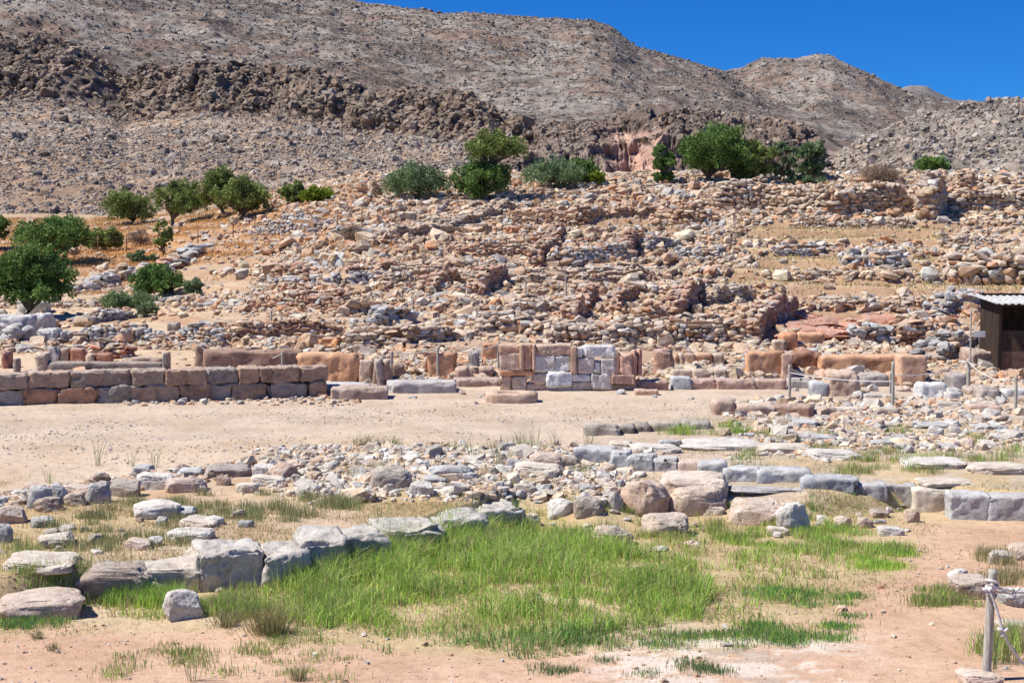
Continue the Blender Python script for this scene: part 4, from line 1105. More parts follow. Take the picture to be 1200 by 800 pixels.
# pavement slabs right of the wall end
B(385, 452, 453, 468, .9, 'flat rectangular brown slab just past the wall end', (.40, .31, .26), name='stone_slab', cat='slab', rz=.08)
B(378, 432, 449, 462, .7, 'worn grey slab between wall end and rectangular slab', (.44, .44, .46), 'slab', 'stone_slab', 'slab', rz=.05)
B(451, 532, 446, 461, .9, 'long grey-topped step slab in front of the leaning uprights', (.38, .36, .36), 'slab', 'stone_slab', 'slab', rz=.12)
B(502, 523, 452, 460, .5, 'small brown slab leaning against the step slab', (.44, .34, .28), name='stone_slab', cat='slab', rz=.1)
B(532, 584, 443, 453, .7, 'low brown step course right of the step slab', (.36, .27, .23), name='stone_slab', cat='slab', rz=.12)
B(584, 625, 437, 446, .6, 'dark low kerb stone leading to the facade', (.34, .27, .24), name='stone_slab', cat='slab', rz=.1)
for i, (a, b_, t_, lab) in enumerate([(534, 548, 430, 'first of three brown boulder blocks on the step course, roundest'), (548, 562, 430, 'middle boulder block of three on the step course'), (562, 577, 431, 'last boulder block of three, squarer, on the step course')]):
    B(a, b_, t_, 446, .4, lab, (.42, .30, .24), rnd=.1, rough=.04, dy=.25)
# orange plastered walls
PL = dict(mat='plaster', name='plastered_wall', cat='plaster wall')
B(346, 424, 414, 447, .45, 'worn orange plastered wall with a rounded top behind the wall end', OR, **PL, rnd=.12, rough=.06, rz=-.1)
B(420, 436, 421, 449, .35, 'pink upright stone first of the leaning upright slabs', LTB, tilt=(0, .03))
B(435, 440, 424, 450, .4, 'thin pale plate second of the leaning upright slabs', (.44, .36, .30), tilt=(0, .1))
B(441, 450, 420, 452, .4, 'tall grey-brown plate third of the leaning upright slabs', (.36, .30, .27), tilt=(0, -.12))
B(449, 459, 422, 451, .4, 'brown plate leaning last of the upright slabs', (.40, .29, .23), tilt=(0, -.18))
B(460, 472, 426, 443, .4, 'brown block behind the post beside the leaning plates', BN)
B(414, 426, 404, 415, .4, 'dark brown cube above the orange wall', BN)
B(426, 440, 408, 420, .4, 'grey brown block on the rubble above the leaning slabs', (.40, .35, .31))
B(501, 534, 413, 441, .35, 'smooth orange upright panel with a dark leaning stone at its left', OR, **PL)
B(493, 501, 415, 437, .3, 'dark pointed stone leaning on the smooth orange panel', (.32, .18, .12), tilt=(0, .35))
B(549, 561, 411, 438, .3, 'dark grey upright stone right of the smooth orange panel', (.30, .28, .28))
B(565, 585, 401, 424, .35, 'orange panel behind the middle rope post', OR2, **PL)
# the facade: panels of blocks between upright strips
FY = P(660, 458).y
def FB(px0, px1, yt, yb, th, label, col, mat='ashlar', dy=0.0, **k):
    y = FY + dy
    k.setdefault('rnd', .015)
    w = (px1 - px0) * y / FPX * .985; h = (yb - yt) * y / FPX * .97
    B.n += 1
    V, F = block(w, th, h, 300 + B.n, k['rnd'], k.get('rough', .024), .03, k.get('chips', .85))
    o = link(k.get('name', 'stone_block'), mesh_np('stone_block', V, F, M[mat], None, True), loc=(((px0 + px1) / 2 - 600) / FPX * y, y + th / 2, CAMZ - (yb - HOR) * y / FPX), rot=(0, k.get('ty', 0), k.get('rz', 0)))
    o.color = (*[min(.8, q * 1.5) for q in col], 1)
    return o
fac = empty('stone_facade', (Q(665, 455, FY).x, FY, 0)); 
tag(fac, 'squared stone facade with blue-white blocks between upright orange strips', 'facade')
def fpart(*a, **k):
    o = FB(*a, **k); o.parent = fac; o.location = Vector(o.location) - Vector(fac.location)
    return o
CB = (.47, .47, .48)
fpart(586, 609, 414, 434, .3, 0, (.50, .38, .30))
fpart(609, 614, 403, 435, .35, 0, (.44, .31, .235), name='upright_strip', chips=.2, rough=.005, dy=-.06)
fpart(614, 624, 404, 433, .3, 0, (.42, .27, .20))
fpart(624, 627.5, 403, 435, .35, 0, (.44, .31, .235), name='upright_strip', chips=.2, rough=.005, dy=-.06)
fpart(586, 600, 440, 459, .5, 0, (.40, .30, .24), dy=.06, rnd=.05); fpart(600, 618, 440, 459, .5, 0, (.46, .38, .32), dy=.04); fpart(618, 640, 449, 459, .5, 0, (.38, .30, .26), dy=.05)
fpart(671, 695, 447, 459, .5, 0, (.42, .36, .32), dy=.04); fpart(695, 747, 451, 459, .5, 0, (.38, .29, .24), dy=.08); fpart(640, 671, 453, 459, .5, 0, (.42, .38, .36), dy=.05)
fpart(586, 627, 434, 440, .4, 0, OR2, name='ledge')
fpart(627, 642, 405, 416, .3, 0, BN); fpart(642, 670, 404, 416, .3, 0, (.38, .28, .23))
fpart(627, 650, 416, 435, .3, 0, (.45, .42, .41)); fpart(650, 669, 416, 435, .3, 0, (.52, .53, .55), 'slab')
fpart(669, 676, 405, 438, .35, 0, (.44, .31, .235), name='upright_strip', chips=.2, rough=.005, dy=-.06)
fpart(641, 671, 436, 453, .45, 0, (.46, .48, .51), 'slab', dy=-.05)
fpart(676, 683, 407, 419, .3, 0, CB); fpart(683, 721, 405, 418, .32, 0, CB, 'slab')
fpart(676, 697, 419, 438, .3, 0, (.47, .42, .39)); fpart(697, 705, 423, 438, .3, 0, CB, 'slab'); fpart(705, 720, 420, 438, .3, 0, (.46, .44, .43))
fpart(671, 693, 438, 447, .4, 0, (.48, .50, .53), 'slab'); fpart(693, 716, 438, 456, .4, 0, (.46, .45, .44), 'slab', rz=.1)
fpart(720, 726, 411, 440, .35, 0, (.42, .29, .22), name='upright_strip', chips=.2, rough=.005); 
fpart(717, 745, 439, 451, .45, 0, (.38, .25, .20), dy=-.1)
fpart(727, 741, 415, 440, .4, 0, (.45, .29, .23), dy=-.05); fpart(741, 747, 410, 440, .4, 0, (.42, .25, .19), dy=.05); fpart(748, 753, 409, 440, .45, 0, (.40, .22, .17), dy=.1)
fpart(625, 641, 438, 450, .35, 0, (.44, .36, .32), rnd=.08, rough=.04)
fpart(585, 627, 404, 414, .3, 0, (.40, .25, .18))
# right of the facade
B(745, 785, 446, 457, .35, 'fallen brown cylinder-like beam stone at the right end of the facade', (.42, .28, .22), name='fallen_stone', cat='stone', rz=-.08, rnd=.14, rough=.03)
B(745, 772, 456, 463, .4, 'flat orange slab in front of the fallen beam stone', (.50, .33, .25), name='stone_slab', cat='slab')
B(768, 789, 409, 438, .5, 'stack of two rough red-brown blocks in the wall gap', (.38, .24, .19), rnd=.1, rough=.05)
B(795, 811, 434, 441, .4, 'flat grey block on the long sill', GR, 'slab')
B(788, 810, 441, 456, .4, 'blue-grey cube at the left end of the long sill', (.42, .45, .48), 'slab')
for i, (a, b_, w_) in enumerate([(790, 797, 'pale first'), (797, 803, 'narrow second'), (803, 815, 'wide third'), (815, 836, 'broad fourth'), (836, 848, 'pinkish last')]):
    B(a, b_, 414, 430, .35, f'{w_} of the five small orange blocks in a row above the ledge', (OR, LTB, (.48, .31, .22))[i % 3], rnd=.05, rough=.025, dy=.35)
B(785, 876, 429, 434, .5, 'thin grey ledge under the small orange blocks', (.40, .34, .30), name='ledge', cat='ledge', dy=.15)
for i, (a, b_, w_) in enumerate([(786, 813, 'left'), (813, 839, 'wide middle'), (839, 852, 'narrow'), (852, 873, 'right')]):
    B(a, b_, 433, 443, .4, f'{w_} block of the beige course under the thin ledge', LTB, rnd=.03, dy=.05)
for i, (a, b_, w_) in enumerate([(808, 842, 'left block of the long low sill'), (842, 888, 'longest block of the long low sill'), (888, 922, 'right block of the long low sill')]):
    B(a, b_, 444, 456, .5, w_ + ' with a pale top', (.42, .29, .24), cat='sill block')
B(877, 919, 412, 442, .35, 'broad plain orange wall panel left of a dark recess', OR, **PL, rz=.05)
B(918, 932, 412, 444, .9, 'pink upright pier separating orange panel and dark recess', (.52, .36, .28), rz=-.05)
B(930, 964, 413, 440, .5, 'dark red-brown wall inside the recess', (.28, .15, .10), 'plaster', 'plastered_wall', 'plaster wall', dy=.5, rnd=.08, rough=.05)
B(964, 1087, 416, 438, .5, 'long orange plastered wall, widest of all, left of the shed', OR, **PL, rnd=.07, rough=.03, rz=.03)
B(1058, 1088, 416, 448, .7, 'tall orange end block closing the long orange wall', (.54, .36, .25), 'plaster', 'plastered_wall', 'plaster wall', rz=-.05, dy=-.35)
B(1040, 1064, 438, 449, .4, 'low orange foot stone under the long orange wall', OR2)
B(915, 936, 389, 410, .5, 'orange block with a rounded top above the broad panel', (.50, .26, .15), 'plaster', 'plastered_stub', 'plaster stub', rnd=.25)
B(936, 968, 390, 406, .4, 'low orange plastered stub right of the rounded block', OR, 'plaster', 'plastered_stub', 'plaster stub', rnd=.08)
B(908, 922, 399, 411, .4, 'small pale block leaning at the foot of the rounded block', LTB)
B(940, 960, 408, 414, .4, 'low grey block on top of the recess wall', GR, 'slab')
B(972, 1010, 434, 464, .6, 'large pink-beige block with a grey top standing among the posts', (.50, .38, .30), rnd=.12, rough=.05)
B(954, 973, 447, 464, .5, 'blue-grey cube left of the large pink-beige block', (.40, .42, .45), 'slab', rnd=.08, rough=.04)
B(925, 956, 442, 455, .5, 'grey-topped block behind the leftmost right-hand post', (.40, .38, .37), 'slab', rnd=.08)
B(1010, 1042, 437, 453, .5, 'dark weathered block between the large block and two posts', (.34, .31, .30), rnd=.1, rough=.05)
B(1082, 1112, 448, 466, .6, 'whitish cracked blue block right of the orange end block', (.52, .54, .56), 'slab', rnd=.09, rough=.04)
B(1112, 1132, 455, 467, .5, 'grey low block left of the tall post', GR, 'slab', rnd=.08)
B(1150, 1175, 452, 468, .5, 'brown-grey block right of the tall post', (.40, .36, .33), rnd=.09, rough=.04)
B(1180, 1210, 455, 468, .5, 'grey block at the right edge below the shed', GR, 'slab', rnd=.09, rough=.04)
B(1118, 1135, 437, 456, .6, 'dark boulder-like block heaped before the shed', (.30, .28, .28), rnd=.14, rough=.06)
B(1140, 1168, 410, 428, .8, 'brown rounded block against the shed wall', (.40, .30, .25), rnd=.2, rough=.06)
B(1016, 1050, 461, 466, .4, 'flat grey footing slab behind the twin posts', GR, 'slab', 'stone_slab', 'slab')
# altar ring, court stones
def ring_stone():
    p = P(600, 473); w = 62 * p.y / FPX / 2
    bm = bmesh.new()
    out, inn = [], []
    oc = [(-1, -.55), (-.75, -.85), (.45, -.95), (.9, -.7), (1, .3), (.6, .8), (-.6, .85), (-1, .35)]
    lv = [(1.0, -.05), (1.03, .05), (1.02, .16), (.97, .21), (.60, .215), (.5, .19), (.47, .05), (.0, .04)]
    V = []; n = 40
    pts = []
    for i in range(n):
        t = i / n * 8; a, b2 = oc[int(t)], oc[(int(t) + 1) % 8]; f = t - int(t); pts.append((lerp(a[0], b2[0], f), lerp(a[1], b2[1], f)))
    for s, z in lv:
        for (x, y) in pts: V.append((x * w * s, y * w * .85 * s, z))
    V = np.array(V); nn = vn(V[:, 0] * 6, V[:, 1] * 6, V[:, 2] * 6, seed=3)
    V[:, 2] += nn * .015; V[:, :2] *= (1 + .03 * nn)[:, None]
    F = [[k*n+i, k*n+(i+1) % n, (k+1)*n+(i+1) % n, (k+1)*n+i] for k in range(len(lv) - 1) for i in range(n)]
    o = link('altar_base', mesh_np('altar_base', V, np.array(F), M['plaster'], None, True), loc=(p.x, p.y + w * .8, p.z), rot=(0, 0, .05)); o.color = (.56, .42, .33, 1)
    tag(o, 'low worn many-sided ring stone with a sunken middle, alone on the court', 'ring stone')
ring_stone()
B(686, 728, 497, 510, .35, 'squared grey-brown block at the left end of the low kerb on the court', (.40, .36, .32), rz=-.1)
B(728, 745, 498, 508, .4, 'dark mossy stone second in the low kerb on the court', (.24, .22, .20), rnd=.1, rough=.05)
B(745, 765, 495, 506, .4, 'dark rounded stone third in the low kerb on the court', (.26, .23, .21), rnd=.12, rough=.05)
B(765, 800, 495, 505, .35, 'long dark-fronted stone in the middle of the low kerb on the court', (.34, .30, .27), rnd=.06, rough=.03)
B(800, 834, 493, 503, .35, 'shaded last stone of the low kerb on the court, beside green weeds', (.30, .28, .26), rnd=.06, rough=.03)
B(838, 863, 469, 486, .4, 'rounded brown block alone on the court near the weeds', (.42, .31, .25), rnd=.14, rough=.04)
B(865, 912, 474, 487, .5, 'pale sandy block sunk in the court right of the rounded brown block', (.52, .41, .33), rnd=.05, rough=.03)
B(908, 957, 474, 488, .55, 'brown squared block with a shaded front beside the sandy block', (.34, .22, .17), rz=-.35)
B(957, 1024, 477, 484, .35, 'long cream beam-like slab right of the brown squared block', (.60, .54, .47), name='stone_slab', cat='slab', rz=-.06)
B(978, 1002, 484, 490, .3, 'small red stone below the cream slab', (.40, .20, .14))
B(1030, 1056, 478, 486, .4, 'square concrete footing of the front twin post', (.42, .36, .31), name='post_footing', cat='footing')
B(1040, 1053, 462, 468, .35, 'grey footing of the rear twin post', (.42, .40, .38), name='post_footing', cat='footing')
B(1075, 1130, 470, 476, .4, 'thin pale slab near the tall post', (.5, .45, .4), name='stone_slab', cat='slab')
B(1140, 1178, 474, 481, .4, 'thin reddish slab left of the last post', (.46, .34, .27), name='stone_slab', cat='slab')

# ------------------------------------------------------------------ posts and ropes
def post(px, yt, yb, rpx, label, lean=0.0, name='wooden_post', dy=None, mat='wood', group=None):
    p = P(px, yb) if dy is None else Q(px, yb, dy)
    h = (yb - yt) * p.y / FPX; r = rpx * p.y / FPX / 2
    n = 12; zs = np.linspace(-.08, h, n)
    pts = [(p.x + lean * z / h + .004 * math.sin(z * 5), p.y, p.z + z) for z in zs]
    V, F = tube(pts, r * (1 + .05 * np.sin(zs * 9)), 12)
    b = Bag(); 
    for f in F:
        if len(f): pass
    b.V.append(V); b.C.append(np.ones_like(V)); b.n = len(V)
    b.Qd.append(F[0]); 
    if len(F) > 1: b.T.append(F[1])
    me = b.build(name, M[mat]); me.transform(Matrix.Translation((-p.x, -p.y, -p.z)))
    o = link(name, me, loc=p); tag(o, label, 'post', group)
    return Vector((p.x + lean * .9, p.y, p.z + h * .9)), r, p
def rope(a, b_, sag, r, label, name='rope', n=24, ob=None):
    pts = []
    for i in range(n + 1):
        t = i / n; q = a.lerp(b_, t); q = Vector((q.x, q.y, q.z - sag * 4 * t * (1 - t))); pts.append(q)
    V, F = tube(pts, r, 7); V = V - np.array(a[:])
    o = link(name, mesh_np(name, V, F, M['rope']), loc=a)
    return tag(o, label, 'rope')
pL = [(159, 404, 430), (193, 400, 435), (236, 405, 430), (276, 408, 430), (332, 408, 430)]
tops = {}
for px, yt, yb, rp, lab in [
    (192, 414, 442, 3.0, 'thin wooden post at the right end of the dark bench'), (276, 408, 431, 3.2, 'wooden post between two hanging ropes on the dark plastered wall'),
    (331, 412, 431, 3.2, 'wooden post ending the hanging rope near the wall corner'), (459, 411, 442, 3.4, 'wooden post behind the leaning upright slabs'),
    (513, 407, 441, 3.2, 'wooden post in front of the smooth orange panel'), (584, 400, 436, 3.2, 'slim grey post left of the facade'),
    (925, 427, 467, 3.6, 'wooden post leftmost of the right group, before the dark recess'), (1046, 423, 479, 3.8, 'taller front wooden post of the close pair by the long orange wall'),
    (1043, 436, 466, 2.6, 'shorter rear wooden post of the close pair'), (1134.5, 420, 456, 4.6, 'thick wooden post carrying a tall thin pole'),
    (1190, 439, 481, 3.8, 'wooden post nearest the shed at the right edge'),
    (318, 363, 380, 2.2, 'thin post on the lower left slope'), (458, 362, 378, 2.2, 'thin post among beige blocks on the slope'),
    (484, 348, 372, 2.0, 'thin post above the dark slanting stub'), (616, 325, 352, 2.0, 'thin post on the slope above the facade left'), (663, 324, 350, 2.0, 'thin post on the slope above the facade right')]:
    tops[px], _, _ = post(px, yt, yb, rp, lab)
dyp = P(1134.5, 456).y
post(1137, 360, 425, 2.0, 'tall thin white pole rising above the thick post', dy=dyp - .09, name='thin_pole')
q0 = Q(237, 408, tops[276].y)
rope(q0, tops[276], .10, .013, 'rope hanging from the brown upright slab to the first left post')
rope(tops[276], tops[331], .22, .013, 'rope sagging between the two posts on the dark plastered wall')
rope(tops[459], tops[513], .02, .009, 'tight thin rope behind the step slab')
rope(tops[513], tops[584], .1, .009, 'thin rope from the orange panel post to the slim grey post')
rope(tops[584], Q(600, 412, tops[584].y + .6), .05, .009, 'short thin rope tying the slim grey post to the facade')
rope(tops[925] - Vector((0, 0, .1)), tops[1046] - Vector((0, 0, .32)), .06, .011, 'long rope from the leftmost right post to the close pair')
rope(tops[925], Q(960, 440, tops[925].y + 3), .05, .010, 'rope going back from the leftmost right post into the recess')
rope(tops[1043], tops[1134.5], .12, .009, 'thin rope from the close pair to the thick post')
rope(tops[1134.5], tops[1190], .18, .012, 'rope from the thick post down to the post nearest the shed')
rope(tops[1190], tops[1190] + Vector((2.4, -.6, -.05)), .15, .012, 'rope leaving the right edge from the last post')
rope(tops[458], tops[484], .12, .008, 'thin rope between two slope posts over the beige blocks')

def near_post():
    p = P(1155, 797); h = 134 * p.y / FPX; r = 10.5 * p.y / FPX / 2
    n = 30; zs = np.linspace(-.06, h, n)
    pts = [(.045 * z / h + .003 * math.sin(z * 6), 0, z) for z in zs]
    V, F = tube(pts, r * (1 + .03 * np.sin(zs * 7)), 20); V[:, :2] += .002 * vn(V[:, 0] * 60, V[:, 1] * 60, V[:, 2] * 4)[:, None]
    root = link('rope_post', mesh_np('rope_post', V, F, M['wood']), loc=p); tag(root, 'weathered grey wooden post with rope knotted round its top, nearest of all', 'post')
    b = Bag()
    def coil(z, turns, rr, lean=.0, kr=.013):
        pt = [(.045 * z / h + math.cos(t) * (r + rr), math.sin(t) * (r + rr), z + lean * math.sin(t + 1) + .012 * t / 6.28) for t in np.linspace(0, turns * 6.28, 22 * turns)]
        V, F = tube(pt, kr, 8); b.V.append(V); b.C.append(np.ones_like(V)); b.Qd.append(F[0] + b.n); b.T.append(F[1] + b.n); b.n += len(V)
    zt = h * .83
    coil(zt, 2, .008, .012); coil(zt + .055, 1, .010, -.02)
    def chain(pt, kr=.013):
        V, F = tube(pt, kr, 8); b.V.append(V); b.C.append(np.ones_like(V)); b.Qd.append(F[0] + b.n); b.T.append(F[1] + b.n); b.n += len(V)
    x0 = .04
    def knot(c, s=.026):
        t = np.linspace(0, 6.28, 40)
        chain([(c[0] + s * (math.sin(a) + .6 * math.sin(2 * a)), c[1] + s * .5 * math.sin(3 * a), c[2] + s * (math.cos(a) - .6 * math.cos(2 * a))) for a in t], .013)
    ln = lambda a, c, sag, n=20: [Vector(a).lerp(Vector(c), i / n) + Vector((0, 0, -sag * 4 * (i / n) * (1 - i / n) + .004 * math.sin(i * 1.3))) for i in range(n + 1)]
    chain(ln((x0 - .06, -.05, zt), (.62, .3, zt - .06), .04)); chain(ln((x0 - .03, -.06, zt + .05), (.22, .0, zt - .015), .015))
    knot((.235, -.01, zt - .02), .028); knot((x0 - .06, -.05, zt - .01), .022)
    chain(ln((x0 - .04, -.055, zt - .01), (.12, -.07, zt - .37), -.03)); knot((.12, -.07, zt - .37), .028)
    chain(ln((.12, -.07, zt - .38), (.52, .05, zt - .84), .06))
    o = link('knotted_rope', b.build('knotted_rope', M['rope']), loc=p); tag(o, 'thick white rope knotted round the nearest post and hanging off to the right', 'rope')
near_post()

# ------------------------------------------------------------------ wire fence at the top left
def fence():
    pts = [(-60, 318), (-10, 312), (40, 305), (79, 302), (115, 297), (148, 296), (193, 297), (232, 285), (273, 278), (299, 275), (329, 273), (365, 272), (396, 271), (424, 268), (463, 272)]
    root = None; prev = None
    ps = [P(a, b_) for a, b_ in pts]
    root = empty('wire_fence', ps[0]); tag(root, 'rusty post and wire fence along the dry orange grass', 'fence')
    wb = Bag()
    for i, p in enumerate(ps):
        h = .95; V, F = tube([(p.x, p.y, p.z - .1), (p.x + .02 * (i % 3 - 1), p.y, p.z + h)], .028, 6)
        V = V - np.array(ps[0][:]); link('fence_post', mesh_np('fence_post', V, F, M['rust']), root)
        if prev is not None:
            for z in (.3, .6, .88):
                V, F = tube([(prev.x, prev.y, prev.z + z), ((p.x + prev.x) / 2, (p.y + prev.y) / 2, (p.z + prev.z) / 2 + z - .03), (p.x, p.y, p.z + z)], .006, 4, False)
                wb.add(V - np.array(ps[0][:]), F[0])
        prev = p
    link('wire', wb.build('wire', M['rust']), root)
fence()

# ------------------------------------------------------------------ shed
def shed():
    y0 = P(1170, 440).y + .6
    def X(px, y=y0): return (px - 600) / FPX * y
    def Z(py, y=y0): return CAMZ + (HOR - py) * y / FPX
    x0 = X(1172); x1 = x0 + 4.5; zb = Z(446) - .2; zt = Z(357); D = 1.5
    root = empty('shed', (x0, y0, zb)); tag(root, 'small dark shed with a white corrugated roof and a wire mesh front', 'shed')
    o0 = np.array([x0, y0, zb])
    def bx(name, a, b_, mat, seed=0):
        a, b_ = np.array(a), np.array(b_); V, F = block(*(b_ - a), seed, .006, .002, .3, .2)
        V = V + np.array([(a[0] + b_[0]) / 2, (a[1] + b_[1]) / 2, a[2]]) - o0
        return link(name, mesh_np(name, V, F, M[mat], None, False), root)
    bx('back_wall', (x0, y0 + D - .06, zb), (x1, y0 + D, zt + .25), 'shedwood')
    bx('side_wall', (x0, y0 + .08, zb), (x0 + .05, y0 + D - .062, zt + .1), 'shedwood')
    bx('side_wall', (x1 - .05, y0 + .08, zb), (x1, y0 + D - .062, zt + .1), 'shedwood')
    bx('corner_post', (x0 - .02, y0 - .02, zb), (x0 + .075, y0 + .078, zt + .02), 'shedwood')
    bx('corner_post', (x1 - .075, y0 - .02, zb), (x1 + .02, y0 + .078, zt + .02), 'shedwood')
    zm = Z(405)
    # lower front: brown sheet behind mesh
    nx = 90; V = []; F = []
    for i in range(nx + 1):
        x = x0 + .08 + (x1 - x0 - .16) * i / nx
        for z in (zb, zm - .15): V.append((x, y0 + .06 + .018 * math.sin(i * 1.6), z))
    F = [[2*i, 2*i+2, 2*i+3, 2*i+1] for i in range(nx)]
    V = np.array(V); V2 = V.copy(); V2[:, 1] += .006
    F = np.array(F); Fs = np.concatenate([F, F[:, ::-1] + len(V)])
    link('front_panel', mesh_np('front_panel', np.vstack([V, V2]) - o0, Fs, M['rust'], None, True), root)
    # wire mesh
    b = Bag(); ztop = Z(387); 
    s = .085
    for k in np.arange(0, (x1 - x0) + (ztop - zb), s):
        for dr in (1, -1):
            a0 = x0 + .08 + k; h = ztop - zb
            xa, xb = (a0 - h, a0) if dr == 1 else (a0, a0 - h)
            za, zb_ = zb, ztop
            lo, hi = x0 + .08, x1 - .08
            pa, pb = np.array([xa, za]), np.array([xb, zb_]); d = pb - pa
            ts = [0., 1.]
            t1 = (lo - pa[0]) / d[0]; t2 = (hi - pa[0]) / d[0]; ta, tb = max(0, min(t1, t2)), min(1, max(t1, t2))
            if tb - ta < .01: continue
            qa, qb = pa + d * ta, pa + d * tb
            V, F = tube([(qa[0], y0 + .02, qa[1]), (qb[0], y0 + .02, qb[1])], .0045, 4, False); b.add(V - o0, F[0])
    link('wire_mesh', b.build('wire_mesh', M['wire']), root)
    # roof: corrugated, sloping down to the front
    nx = 150; ny = 2; xa, xb = X(1162), x1 + .4; ya, yb = y0 - .45, y0 + D + .3
    V = []
    for j, (y, z) in enumerate(((ya, Z(355)), (yb, Z(355) + .17))):
        for i in range(nx + 1):
            V.append((xa + (xb - xa) * i / nx, y, z + .022 * math.sin(i * 6.283 / 5)))
    V = np.array(V); n = nx + 1; V = np.vstack([V, V - np.array([0, 0, .012])])
    F = [[i, i+1, n+i+1, n+i] for i in range(nx)] + [[2*n+i+1, 2*n+i, 3*n+i, 3*n+i+1] for i in range(nx)] + [[i+1, i, 2*n+i, 2*n+i+1] for i in range(nx)]
    link('roof', mesh_np('roof', V - o0, np.array(F), M['tin'], None, True), root)
    bx('roof_beam', (xa + .1, ya + .3, Z(355) - .08), (xb, ya + .36, Z(355) - .02), 'shedwood')
    sg = Q(1148, 395, P(1148, 428).y); V, F = block(.30, .02, .16, 3, .003, .001, .2, 0)
    o = link('notice_board', mesh_np('notice_board', V, F, M['paint'], None, False), loc=(sg.x, sg.y, sg.z)); tag(o, 'small blank white board beside the tall thin pole', 'board')
    V, F = tube([(0, .03, -.9), (0, .03, .12)], .012, 6); link('stake', mesh_np('stake', V, F, M['wood']), o)
shed()

# ------------------------------------------------------------------ trees and shrubs
def leaves(blobs, n, size, seed, flat=.5, clump=26, up=0.0):
    r = np.random.default_rng(seed); B_ = np.array(blobs, float)
    w = B_[:, 3] ** 2; w /= w.sum()
    nc = max(8, int(clump * len(B_)))
    bi = r.choice(len(B_), nc, p=w); d = r.normal(size=(nc, 3)); d /= np.linalg.norm(d, axis=1, keepdims=True)
    d[:, 2] = np.where(d[:, 2] < -.5, -d[:, 2] * .6, d[:, 2])
    cc = B_[bi, :3] + d * (B_[bi, 3] * r.uniform(.55, 1.0, nc))[:, None] * np.array([1, 1, .85])
    cr = B_[bi, 3] * r.uniform(.16, .34, nc); cv = r.uniform(.72, 1.25, nc)
    ci = r.choice(nc, n, p=cr ** 2 / (cr ** 2).sum())
    g = r.normal(size=(n, 3)); g /= np.maximum(np.linalg.norm(g, axis=1, keepdims=True), .01); g *= (r.uniform(.2, 1, n) ** .5)[:, None]
    c = cc[ci] + g * cr[ci][:, None] * 1.25
    s = size * r.uniform(.6, 1.4, n)
    a = r.normal(size=(n, 3)); a[:, 2] += up; a /= np.linalg.norm(a, axis=1, keepdims=True)
    b_ = np.cross(a, r.normal(size=(n, 3))); b_ /= np.linalg.norm(b_, axis=1, keepdims=True)
    V = np.stack([c - a * s[:, None] * .5, c + b_ * (s * flat * .5)[:, None], c + a * s[:, None] * .5, c - b_ * (s * flat * .5)[:, None]], 1).reshape(-1, 3)
    F = np.arange(4 * n).reshape(n, 4)
    C = np.repeat((cv[ci] * r.uniform(.8, 1.2, n))[:, None] * np.array([1, 1, 1]), 4, axis=0)
    return V, F, C
def tree(px0, px1, yt, yb, label, mat='olive', trunk=.35, nb=9, seed=1, cat='tree', name='tree', size=.2, n=6000, trunk_px=None, dens=26, low=0.0, cluster='trees beyond the ruins', hits=None, up=0.0, flat=.5):
    pm = trunk_px if trunk_px else (px0 + px1) / 2
    p = P(pm, yb) if hits is None else Q(pm, yb, hits)
    y = p.y; Wd = (px1 - px0) * y / FPX; Ht = (yb - yt) * y / FPX
    cx = ((px0 + px1) / 2 - 600) / FPX * y - p.x
    r = np.random.default_rng(seed)
    root = empty(name, p); tag(root, label, cat, cluster)
    z0 = Ht * trunk * .7; ch = Ht - z0
    blobs = []
    for i in range(nb):
        t = (i + .5) / nb; x = cx + (t - .5) * Wd * .72 + r.normal(0, .04 * Wd)
        rr = min(Wd * r.uniform(.19, .27), ch * .5) * (.85 if abs(t - .5) > .36 else 1.05)
        zt = z0 + ch * (1 - .9 * abs(t - .5) ** 1.4) - rr * .95
        z = max(z0 + rr * (.75 + low), zt - (r.uniform(0, .5) * ch if i % 2 else 0))
        blobs.append((x, r.normal(0, .16 * Wd), z, rr))
        blobs.append((x * .95 + .05 * cx, r.normal(0, .14 * Wd), z0 + (z - z0) * r.uniform(.15, .6) + rr * .25, rr * r.uniform(.75, .95)))
    V, F, C = leaves(blobs, int(n * 1.7), size * .72, seed + 50, flat, dens * .62, up)
    link('crown' if cat == 'tree' else 'foliage', mesh_np('crown', V, F, M[mat], C, False), root)
    b = Bag()
    def br(pts, r0, r1):
        V, F = tube(pts, np.linspace(r0, r1, len(pts)), 7); b.V.append(V); b.C.append(np.ones_like(V)); b.Qd.append(F[0] + b.n); b.T.append(F[1] + b.n); b.n += len(V)
    tr = max(.05, Ht * .032)
    if cat != 'tree': tr *= .35
    fork = Vector((cx * .2 + r.normal(0, .1), 0, max(.2, z0 * .6)))
    br([Vector((0, 0, -.15)), Vector((r.normal(0, .05), 0, fork.z * .5)), fork], tr * 1.4, tr)
    for bl in blobs[::max(1, nb // 6)]:
        e = Vector(bl[:3]); m = fork.lerp(e, .5) + Vector((r.normal(0, .15), r.normal(0, .1), .1 * Ht * r.uniform(0, 1)))
        br([fork, m, e], tr * .75, tr * .2)
    link('trunk' if cat == 'tree' else 'stem', b.build('trunk', M['bark']), root)
    return root
T = tree
T(-12, 86, 283, 372, 'large dark leafy tree at the left edge over the stone stack', 'dark', .22, 13, 1, n=15000, size=.17, hits=None, trunk_px=30)
T(18, 112, 246, 308, 'spreading dark green tree behind the left edge tree', 'dark', .3, 11, 2, n=9000, size=.2)
T(98, 146, 264, 294, 'low green bushy tree left of the fence clearing', 'olive', .1, 7, 3, n=4500, size=.2)
T(-30, 12, 248, 290, 'tree cut by the left edge high on the slope', 'dark', .2, 6, 4, n=3500, size=.22)
T(124, 186, 220, 263, 'leftmost rounded olive tree of the four in a row on the slope', 'olive', .12, 8, 5, n=6500)
